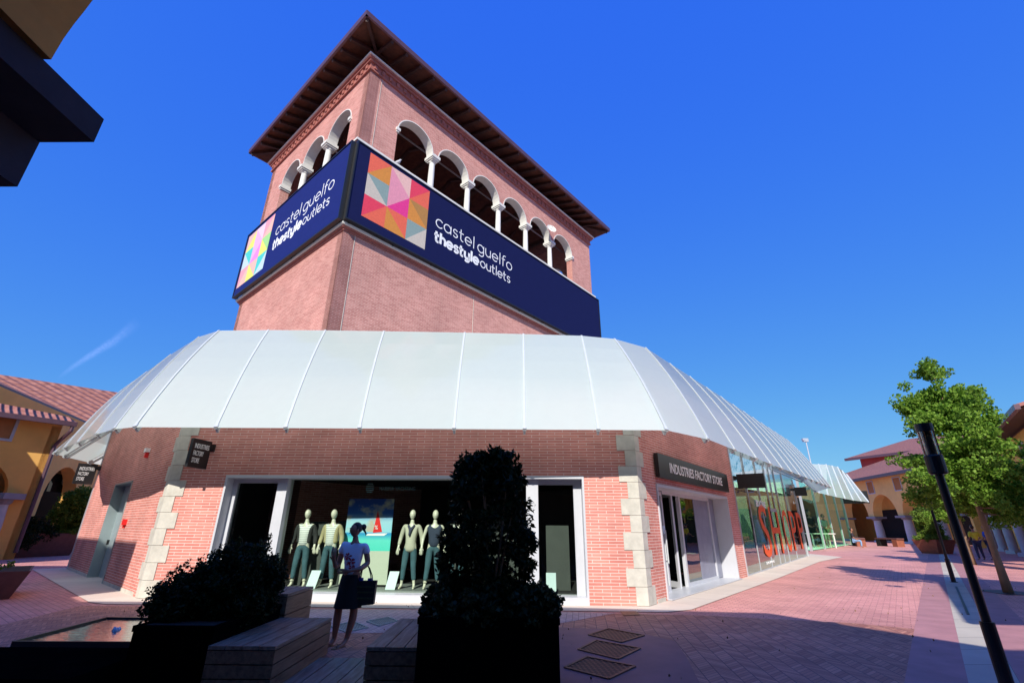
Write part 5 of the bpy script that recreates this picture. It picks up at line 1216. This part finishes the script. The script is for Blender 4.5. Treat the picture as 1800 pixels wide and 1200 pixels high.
e0, e1 = FR1(-.9, 6.55, 1.15), FR1(FR1.L+.2, 6.55, 1.15); roofquad(near_b, e0+Vector((0, 0, .12)), e1+Vector((0, 0, .12)), FR1(FR1.L, 9, -5), FR1(3, 9, -5))
# --- left buildings
lft = empty('arcade_building', (-24, 22, 0), 'yellow arcaded building with a low tiled roof at the left edge', 'building')
pA_ = at(23, 985, 35.2); FA = frame((pA_.x-6.6, pA_.y-9.2), (pA_.x, pA_.y)); 
zeA = 6.7
ua = FA.px(18, 850)[0]
put(wall(FA, -4, FA.L, 0, zeA, .8, [(ua-3.0, ua, 0, FA.px(10, 866)[1], True)]), 'arcade_wall', yellow, lft)
u_, z_ = FA.px(14, 866); column_grey(lft, FA(u_-.1, 0, .1), z_, .34)
u_, z_ = FA.px(5, 748); sq_window(lft, FA, u_-.35, FA.px(5, 770)[1], 1.5, 1.0)
FAe = frame(FA(FA.L, 0), FA(FA.L, 0, -6)); put(wall(FAe, .0, 6, 0, zeA-.2, .4), 'side_wall', yellow, lft)
e0, e1 = at(-60, 697, 25.4), at(135, 743, FA(FA.L, 0, .8).length+.4); e0.z = e1.z = e1.z
r0, r1 = FA(-4, e1.z+1.35, -2.2), FA(FA.L+.4, e1.z+.12, -.6)
roofquad(lft, FA(-6, e1.z, .75), FA(FA.L+.35, e1.z, .75), FA(FA.L+.1, e1.z+.35, -.1), FA(-6, e1.z+2.0, -2.6)); m = MB(); m.bar(FA(-6, e1.z-.14, .8), FA(FA.L+.4, e1.z-.14, .8), .2, .24); put(m, 'gutter', eave_m, lft)
m = MB(); q = FA(FA.L+.25, e1.z-.2, .8); q2 = FA(FA.L-.05, e1.z-1.3, .12); m.tube([q, q+Vector((0, 0, -.3)), q2+Vector((.1, 0, .2)), q2, Vector((q2.x, q2.y, .3))], .09, 8); put(m, 'downpipe', eave_m, lft)
# upper wing B
lftB = empty('arcade_building', (-33, 36, 0), 'taller pale yellow building with a big tiled roof behind the left arcade', 'building')
zB = 8.5; B0 = g(-80, 640, zB); B1 = g(155, 741, zB); FB = frame((B0.x, B0.y), (B1.x+(B1.x-B0.x)*1.6, B1.y+(B1.y-B0.y)*1.6))
FB0 = frame((-27.9, 25.0), (-38.5, 53.5)); 
ub0, ub1 = FB0.px(74, 870)[0], FB0.px(132, 870)[0]
put(wall(FB0, -12, FB0.L, 0, zB, .8, [(ub0, ub1, 0, max(FB0.px(105, 817)[1]-(ub1-ub0)/2, 1.5), True)]), 'arcade_wall', yellow, lftB)
m = MB(); m.poly([FB0(-12, 0, -4), FB0(FB0.L, 0, -4), FB0(FB0.L, 7, -4), FB0(-12, 7, -4)]); put(m, 'rear_wall', black_flat, lftB)
ee0, ee1 = at(-70, 645, 34), at(157, 743, 46); rg0, rg1 = at(-70, 646, 44), at(260, 698, 56)
zq = (ee0.z+ee1.z)/2
e0 = g(-40, 658, 9.0); e1 = g(157, 743, 9.0); q0 = g(-40, 652, 12.6); q1 = g(230, 693, 12.6)
roofquad(lftB, e0, e1+(e1-e0)*.12, q1+(q1-q0)*.05, q0); m = MB(); m.bar(e0-Vector((0, 0, .16)), e1+(e1-e0)*.12-Vector((0, 0, .16)), .22, .3); put(m, 'gutter', eave_m, lftB)
# wall following the eave
Fe = frame((e0.x-.4, e0.y+.3), (e1.x-.4, e1.y+.5)); put(wall(Fe, 0, Fe.L*1.25, 5, 8.85, .5), 'upper_wall', yellow_pale, lftB)
# store sign in the arch
uc_, zc_ = FB0.px(116, 843, -.9); t = empty('shop_sign', FB0(uc_, zc_, -.9), 'dark shop sign with large white letters inside the left arch', 'sign')
Fs = frame(FB0(ub0, 0, -1.2), FB0(ub1+4, 0, -1.2)); uu, zz = Fs.px(96, 840); m = MB(); m.obox(Fs, uu, uu+6, -.2, 0, zz-.9, zz+1.2); put(m, 'sign_board', black_m, t)
uu2, zz2 = Fs.px(108, 845); o = text('CAL', Fs, uu2, zz2-.25, .62, white_t, 'lettering', None, width=(Fs.px(131, 840)[0]-uu2), d=.02, off=.03); o.parent = t; o.matrix_parent_inverse = Matrix.Translation(-t.location)
# --- building behind the camera (casts the foreground shade); its arcade pier shows top left
rear = empty('arcade_building', (0, 0, 0), 'shaded arcade overhead at the top left corner, dark stepped impost under a yellow arch', 'building')
def unshadow(p, z):   # point at height z whose shadow falls on p
    k = (z-p.z)/(-SDIR.z); return p-SDIR*k
# impost and pier
zI = 3.9; cI = g(183, 210, zI); 
edge_dir = (g(0, 97, zI)-g(85, 110, zI)); 
Cd = (g(0, 30, zI)-cI); Cd.z = 0; Cd.normalize()           # along the pier face towards the camera side
dn = Vector((Cd.y, -Cd.x, 0)); dn = dn if dn.x < 0 else -dn
def ib(a0, a1, b0, b1, z0, z1, m):
    f = lambda a, b, z: Vector((cI.x, cI.y, z))+Cd*a+dn*b
    m.hexa([f(a0, b0, z0), f(a1, b0, z0), f(a1, b1, z0), f(a0, b1, z0), f(a0, b0, z1), f(a1, b0, z1), f(a1, b1, z1), f(a0, b1, z1)])
zs_ = at(165, 250, cI.xy.length).z
lb_ = g(70, 250, zs_); la = (lb_.xy-cI.xy).dot(Cd.xy); lbb = (lb_.xy-cI.xy).dot(dn.xy); zl_ = at(35, 330, lb_.xy.length).z
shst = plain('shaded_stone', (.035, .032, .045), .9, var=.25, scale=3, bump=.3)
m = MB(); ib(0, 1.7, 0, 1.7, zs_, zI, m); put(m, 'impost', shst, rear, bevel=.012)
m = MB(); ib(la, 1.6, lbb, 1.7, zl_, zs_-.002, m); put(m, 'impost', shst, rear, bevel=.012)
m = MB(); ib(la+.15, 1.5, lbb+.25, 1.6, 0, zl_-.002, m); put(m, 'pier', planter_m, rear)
# roof / eave polygon that throws the shade
ze_ = 7.4
cs1 = [unshadow(g(x, y), ze_) for x, y in ((-300, 1061), (248, 1062), (980, 1072), (1360, 1082), (1800, 1152))]
m = MB(); pts = [Vector((-30, cs1[0].y-6, ze_))]+cs1[1:]+[cs1[-1]+(cs1[-1]-cs1[-2])*.6, Vector((12, -14, ze_)), Vector((-30, -14, ze_))]
pts[0] = Vector((cs1[1].x-(248-114)/134*1.75, cs1[1].y+.03, ze_))
p98 = unshadow(g(98, 1052), ze_)
pts = [Vector((-30, p98.y+.1, ze_)), unshadow(g(98, 1052), ze_), unshadow(g(114, 1061), ze_)]+cs1[1:]+[Vector((14, -3, ze_)), Vector((14, -14, ze_)), Vector((-30, -14, ze_))]
m.poly(pts[::-1]); m.poly([p+Vector((0, 0, .25)) for p in pts])
for a, b in zip(pts, pts[1:]+pts[:1]): m.poly([a, b, b+Vector((0, 0, .25)), a+Vector((0, 0, .25))])
put(m, 'eaves', dark_wood, rear)
m = MB(); m.poly([Vector((-30, -3.5, 0)), Vector((14, -3.5, 0)), Vector((14, -3.5, ze_)), Vector((-30, -3.5, ze_))]); put(m, 'rear_wall', dark_panel, rear)  # wall coloured dark so little light bounces onto the foreground
m = MB(); m.box(-12, 9, -3.4, .5, 5.2, 5.4); put(m, 'shade_ceiling', dark_panel, rear)  # unseen slab added to block light from behind and darken the foreground
# gabled roof corner whose shadow climbs the left wall
wl1 = onp(237, 964, Q1, LF); wl2 = onp(140, 953, Q1, LF); wl0 = onp(201, 1036, Q1, LF)
zz_ = 9.2; a1 = unshadow(wl1, zz_); a2 = unshadow(wl2, zz_); b1 = unshadow(g(98, 1052), ze_+.3)
b0 = unshadow(wl0+Vector((0, 0, .02)), ze_+.6)
m = MB(); a2 = a1+(a2-a1)*1.12; quad_ = [a1, a2, Vector((-36, 7.0, 9.2)), Vector((-36, b1.y-2, ze_+.3)), b1]
m.poly(quad_); m.poly([a1, b1, b1+Vector((0, -6, .1)), a1+Vector((0, -6, .1))]) if False else None
m.poly([p+Vector((0, -.05, .2)) for p in quad_][::-1]); put(m, 'tiled_roof', tiles, rear)
# arch springing from the impost and rising over the camera's view
yf = g(90, 105, zI).y
arcp = [onp(x, y, (0, yf), (1, yf)) for x, y in ((90, 105), (100, 88), (112, 68), (130, 43), (150, 18), (165, -2), (190, -40), (222, -95), (262, -170))]
m = MB(); YN = yf-1.1
for p, q in zip(arcp[:-1], arcp[1:]):
    xl = cI.x-2.5
    m.poly([(xl, yf, p.z), (p.x, yf, p.z), (q.x, yf, q.z), (xl, yf, q.z)]); m.poly([(p.x, YN, p.z), (xl, YN, p.z), (xl, YN, q.z), (q.x, YN, q.z)]); m.poly([(p.x, yf, p.z), (p.x, YN, p.z), (q.x, YN, q.z), (q.x, yf, q.z)])
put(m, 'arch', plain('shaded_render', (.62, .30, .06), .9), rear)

# --- green glass pavilion B
pav = empty('glass_pavilion', S(45, 0), 'green glazed pavilion with its own frosted canopy farther down the street', 'building')
Ga, Gb = g(1428, 968), g(1500, 957); FGn = frame(Ga, Gb); Hb = 6.3
nb = 4
for k in range(nb):
    a, b = FGn.L*k/nb, FGn.L*(k+1)/nb; m = MB(); m.poly([FGn(a, .1), FGn(b, .1), FGn(b, Hb), FGn(a, Hb)]); put(m, 'glass_pane', green_glass, pav)
    m = MB(); m.obox(FGn, a-.05, a+.05, -.15, .05, 0, Hb); put(m, 'mullion', zinc, pav)
m = MB(); m.obox(FGn, FGn.L-.08, FGn.L+.08, -.2, .08, 0, Hb); put(m, 'mullion', zinc, pav)
m = MB(); m.poly([FGn(0, 0, -7), FGn(FGn.L, 0, -7), FGn(FGn.L, Hb, -7), FGn(0, Hb, -7)]); m.poly([FGn(0, .05, -.1), FGn(FGn.L, .05, -.1), FGn(FGn.L, .05, -7), FGn(0, .05, -7)]); m.obox(FGn, 3, 4, -5, -2, 0, Hb-.5)
put(m, 'interior', plain('pale_interior', (.70, .85, .66), .8), pav)
m = MB(); m.obox(FGn, 12.5, FGn.L, -3.2, -3, 0, 5); put(m, 'dark_interior', black_flat, pav)
ev = [at(1395, 838, 50), at(1440, 866, 50), at(1470, 873, 56), at(1500, 879, 63), at(1527, 882, 69), at(1517, 876, 76)]; tp = [at(1405, 815, 58), at(1425, 815, 59), at(1452, 816, 62), at(1472, 820, 68), at(1488, 833, 74), at(1490, 835, 84)]
for k in range(len(ev)-1):
    for j in range(2):
        t0, t1 = j/2, (j+1)/2; a, b, c, d = ev[k].lerp(ev[k+1], t0), ev[k].lerp(ev[k+1], t1), tp[k].lerp(tp[k+1], t1), tp[k].lerp(tp[k+1], t0)
        m = MB(); m.poly([a, b, c, d]); put(m, 'canopy_panel', frost, pav); m = MB(); m.bar(a, d, .1, .1); put(m, 'canopy_rib', steel, pav)
m = MB(); m.poly([p for p in tp]+[tp[0]+Vector((-3, 10, 0))]); put(m, 'flat_roof', frost, pav)
p = FGn(FGn.L-.5, 0, 0); blade(p, FGn.n, 2.6, 4.6, 6.0, 'small distant black hanging sign under the tip of the far canopy', [])

# figures inside / far
def simple_person(name, loc, sc, rz, label, shirt, trousers, seated=False, skin_=skin, hairm=hair, group=None):
    t = empty(name, (0, 0, 0), label, 'person', group)
    hip = .47 if seated else .92
    if seated:
        legs = [[(0, 0, .5, .12), (-.1, -.05, .5, .09), (-.12, -.45, .48, .06), (-.12, -.42, .08, .04), (-.12, -.56, .03, .03)], [(0, 0, .5, .12), (.1, -.05, .5, .09), (.12, -.45, .48, .06), (.12, -.42, .08, .04), (.12, -.56, .03, .03)]]
    else:
        legs = [[(0, 0, .92, .12), (-.09, 0, .88, .09), (-.11, -.02, .48, .06), (-.12, .02, .08, .04), (-.13, -.12, .03, .03)], [(0, 0, .92, .12), (.09, 0, .88, .09), (.11, -.02, .48, .06), (.12, .02, .08, .04), (.13, -.12, .03, .03)]]
    dz = legs[0][0][2]-.92
    tor = [(0, 0, .92+dz, .12), (0, 0, 1.1+dz, .11), (0, 0, 1.3+dz, .13), (0, 0, 1.45+dz, .055), (0, -.01, 1.53+dz, .045)]
    arms = [[(0, 0, 1.3+dz, .13), (s*.2, 0, 1.4+dz, .05), (s*.26, .0, 1.14+dz, .04), (s*.2, -.18, 1.0+dz, .03)] for s in (-1, 1)]
    hd_ = hand((-.2, -.18, 1.0+dz), (.2, -.9, -.2))+hand((.2, -.18, 1.0+dz), (-.2, -.9, -.2))
    skinmesh('body', legs+[tor]+arms+hd_, skin_, t, None, sub=1)
    skinmesh('shirt', [[(*x[:3], x[3]*1.12) for x in tor[:3]]]+[[(*a[0][:3], .145), (*a[1][:3], .07), (*a[2][:3], .055)] for a in arms], shirt, t, None, sub=1)
    skinmesh('trousers', [[(*x[:3], x[3]*1.2) for x in L[:4]] for L in legs], trousers, t, None, sub=1)
    m = MB(); ellipsoid(m, (0, -.02, 1.64+dz), (.075, .095, .12), 12, k=headshape); m.build('head', skin_, t, smooth=True)
    m = MB(); ellipsoid(m, (0, .012, 1.67+dz), (.085, .095, .11), 12); m.build('hair', hairm, t, smooth=True)
    t.location = loc; t.rotation_euler.z = radians(rz); t.scale = (sc,)*3
    return t
p = FGn(7.0, .05, -1.5); p = at(1457, 958, 60); p.z = .05
dk_cloth = plain('dark_cloth', (.02, .02, .025), .9); 
simple_person('person', p, 1.75, 20, 'figure in pale top standing inside the green glass pavilion', plain('pale_mint', (.45, .6, .45), .8), plain('olive_trousers', (.1, .15, .08), .9))
p = at(1433, 956, 58); p.z = .05; simple_person('person', p, 1.9, 0, 'figure in dark clothes standing at the left end of the green pavilion', dk_cloth, dk_cloth)
p = at(1446, 958, 58); t = empty('display_table', (p.x, p.y, 0), 'pale table inside the green glass pavilion', 'table'); m = MB(); m.box(p.x-1.2, p.x+1.2, p.y-.5, p.y+.5, 1.25, 1.32)
put(m, 'table_top', white_stone, t); m = MB()
for sx in (-1.1, 1.0):
    for sy in (-.4, .35): m.box(p.x+sx, p.x+sx+.08, p.y+sy, p.y+sy+.08, 0, 1.249)
put(m, 'legs', white_stone, t)
ps = g(1503, 962); simple_person('person', (ps.x, ps.y, 0), 1.35, 60, 'person in dark top and pale jeans sitting beyond the green pavilion', plain('dark_purple_top', (.03, .02, .03), .9), plain('pale_jeans', (.22, .35, .55), .9), seated=True)
p1 = g(1727, 984); simple_person('person', (p1.x, p1.y, 0), 1.12, 170, 'person in yellow shirt standing in the arcade shade, left of the pair', plain('yellow_shirt', (.65, .6, .05), .9), plain('dark_jeans', (.03, .04, .1), .9))
p1 = g(1749, 984); simple_person('person', (p1.x, p1.y, 0), 1.12, 200, 'person in bright blue shirt standing in the arcade shade, right of the pair', plain('blue_shirt', (.03, .12, .6), .9), MATS['dark_jeans'])
# far benches
def far_bench(px0, px1, py, label):
    a, b = g(px0, py), g(px1, py+2); d = (b-a).normalized(); n = Vector((-d.y, d.x, 0)); L = (b-a).length; t = empty('long_bench', (a+b)/2, label, 'bench', 'long benches far down the street')
    f = lambda u, v, z: Vector((a.x, a.y, 0))+d*u+n*v+Vector((0, 0, z))
    def bx(u0, u1, z0, z1, name, mat): m = MB(); m.hexa([f(u0, 0, z0), f(u1, 0, z0), f(u1, .8, z0), f(u0, .8, z0), f(u0, 0, z1), f(u1, 0, z1), f(u1, .8, z1), f(u0, .8, z1)]); put(m, name, mat, t)
    bx(0, L, .72, .86, 'seat', corten_dark); bx(.05*L, .22*L, 0, .719, 'leg', black_m); bx(.76*L, .97*L, 0, .719, 'leg', corten)
far_bench(1540, 1580, 959, 'long dark bench on two blocks before the far arcade columns')
far_bench(1497, 1508, 958, 'short dark bench beside the corner of the green pavilion')
# far planter at right, left planters
def pot(cx, cy, w, h, label, mat, rz=0, tp=.18):
    t = empty('corten_planter', (cx, cy, 0), label, 'planter'); m = MB(); R = Matrix.Rotation(rz, 3, 'Z'); C0 = Vector((cx, cy, 0))
    f = lambda x, y, z: C0+R @ Vector((x, y, z)); b = w/2-tp; a = w/2
    m.hexa([f(-b, -b, 0), f(b, -b, 0), f(b, b, 0), f(-b, b, 0), f(-a, -a, h), f(a, -a, h), f(a, a, h), f(-a, a, h)]); put(m, 'pot', mat, t)
    m = MB(); k = a-.04; m.poly([f(-k, -k, h+.004), f(k, -k, h+.004), f(k, k, h+.004), f(-k, k, h+.004)]); put(m, 'soil', MATS.get('soil_-0.9') or dark_wood, t); return t
pp_ = g(1648, 973); pot(pp_.x+.5, pp_.y+.6, 1.9, 1.0, 'tapered rust-coloured planter with a bushy shrub down the street', corten, rz=.2, tp=.3)
bush('potted_shrub', 'bright green bushy shrub in the rust-coloured street planter', 'shrub', (pp_.x+.45, pp_.y+.6, 2.1), (.8, .8, 1.15), 170, 50, .15, leaf_bright, 21, .28, sup=2.5)
bush('potted_shrub', 'low yellow-green planting spilling over the street planter rim', 'shrub', (pp_.x+.3, pp_.y+.5, 1.1), (1.05, .9, .18), 70, 40, .12, leaf_bright, 22, .18, stem=False)
# near left planter (tapered)
c0 = g(30, 1080); C = Vector((c0.x-.75, c0.y+.62, 0)); tpp = g(52, 1003, .60)
pot(tpp.x-1.45, tpp.y+.12, 2.05, .60, 'dark tapered steel planter cut off by the left edge', corten_dark, rz=radians(42), tp=.22)
bush('low_plants', 'low yellow-green plants in the tapered planter at the left edge', 'plant', (tpp.x-1.45, tpp.y+.2, .66), (.6, .6, .10), 26, 30, .09, leaf_bright, 31, .12, stem=False)
# far left planter with shrub
q_ = g(100, 977); Fq = frame(g(-40, 983), g(132, 975)); t = empty('corten_planter', Fq(3, 0), 'long rust-red planter box beyond the far left shop corner', 'planter')
m = MB(); L_ = Fq.L; m.hexa([Fq(0, 0, 0), Fq(L_-.3, 0, 0), Fq(L_-.3, 0, -2.2), Fq(0, 0, -2.2), Fq(-.2, 1.15, .3), Fq(L_, 1.15, .3), Fq(L_, 1.15, -2.4), Fq(-.2, 1.15, -2.4)]); put(m, 'pot', corten_dark, t)
u_, _ = Fq.px(122, 960); pc = Fq(u_+.3, 0, -.9)
bush('potted_shrub', 'tall bright green shrub in the long planter beside the far left shop corner', 'shrub', (pc.x+.15, pc.y+.1, 2.35), (1.05, 1.0, 1.2), 200, 55, .17, leaf_bright, 41, .36, sup=2.6)
bush('potted_shrub', 'low ground plants at the foot of the tall green shrub at left', 'shrub', (pc.x, pc.y-.3, 1.25), (1.5, .7, .16), 60, 40, .13, leaf_bright, 42, .2, stem=False)
for px, py, r_, lab, sd in ((35, 925, .95, 'upper dark clipped ball bush in the long planter at left', 51), (60, 935, .8, 'dark clipped ball bush beside the tall green shrub at left', 52), (22, 948, .85, 'lower dark clipped ball bush at the left edge of the long planter', 53)):
    u_, z_ = Fq.px(px, py, -.9+.4*(sd-51)); c = Fq(u_, z_, -.9+.4*(sd-51)); bush('ball_bush', lab, 'bush', tuple(c), (r_*1.25, r_, r_*.55), 90, 50, .11, leaf_dark, sd, .25, sup=2.2, stem=False)
# floodlight mast
b_m = at(1438, 870, 120); b_m.z = 0; tp_m = at(1431, 772, 120); t = empty('floodlight_mast', b_m, 'thin distant floodlight mast above the far canopy', 'mast'); m = MB(); m.tube([b_m, Vector((b_m.x, b_m.y, tp_m.z))], [.2, .11], 8); put(m, 'pole', zinc, t); m = MB(); m.box(b_m.x-.6, b_m.x+.45, b_m.y-.3, b_m.y+.3, tp_m.z-.35, tp_m.z+.35); m.box(b_m.x-.8, b_m.x-.3, b_m.y-.4, b_m.y+.2, tp_m.z-.1, tp_m.z+.3); put(m, 'floodlight', zinc, t)

# ================================================================== CONTRAIL
cm, nt_, b_ = newmat('vapour'); nt_.nodes.remove(b_)
tr_ = N(nt_, 'ShaderNodeBsdfTransparent'); df_ = N(nt_, 'ShaderNodeBsdfDiffuse'); df_.inputs[0].default_value = (.9, .9, .9, 1); tl_ = N(nt_, 'ShaderNodeBsdfTranslucent'); tl_.inputs[0].default_value = (.9, .9, .9, 1); ad_ = N(nt_, 'ShaderNodeAddShader')
nt_.links.new(df_.outputs[0], ad_.inputs[0]); nt_.links.new(tl_.outputs[0], ad_.inputs[1])
tc_ = N(nt_, 'ShaderNodeTexCoord'); sx_ = N(nt_, 'ShaderNodeSeparateXYZ'); nt_.links.new(tc_.outputs['UV'], sx_.inputs[0])
no_ = N(nt_, 'ShaderNodeTexNoise', Scale=6.0, Detail=5.0); nt_.links.new(tc_.outputs['UV'], no_.inputs['Vector'])
def M(op, a, b=None):
    n = N(nt_, 'ShaderNodeMath', operation=op)
    for i, x in enumerate((a, b)):
        if x is None: continue
        if isinstance(x, (int, float)): n.inputs[i].default_value = x
        else: nt_.links.new(x, n.inputs[i])
    return n.outputs[0]
v_ = sx_.outputs[1]; edge = M('MULTIPLY', M('MULTIPLY', v_, M('SUBTRACT', 1.0, v_)), 4.0); u__ = M('MULTIPLY', M('MULTIPLY', sx_.outputs[0], M('SUBTRACT', 6.0, sx_.outputs[0])), .11)
al = M('MULTIPLY', M('MULTIPLY', M('POWER', edge, 2.5), u__), M('MULTIPLY', no_.outputs[0], .20))
mx_ = N(nt_, 'ShaderNodeMixShader'); nt_.links.new(al, mx_.inputs[0]); nt_.links.new(tr_.outputs[0], mx_.inputs[1]); nt_.links.new(ad_.outputs[0], mx_.inputs[2]); nt_.links.new(mx_.outputs[0], nt_.nodes['Material Output'].inputs[0])
m = MB(); A = [(100, 666), (135, 640), (165, 621), (200, 600), (245, 565)]; ww = [5, 8, 10, 13, 18]
for i in range(4):
    (x0, y0), (x1, y1) = A[i], A[i+1]
    m.poly([at(x0+ww[i]*.5, y0+ww[i]*.7, 1500), at(x1+ww[i+1]*.5, y1+ww[i+1]*.7, 1500), at(x1-ww[i+1]*.5, y1-ww[i+1]*.7, 1500), at(x0-ww[i]*.5, y0-ww[i]*.7, 1500)], [(i*1.5, 0), (i*1.5+1.5, 0), (i*1.5+1.5, 1), (i*1.5, 1)])
o = m.build('contrail', cm); tag(o, kind='stuff')
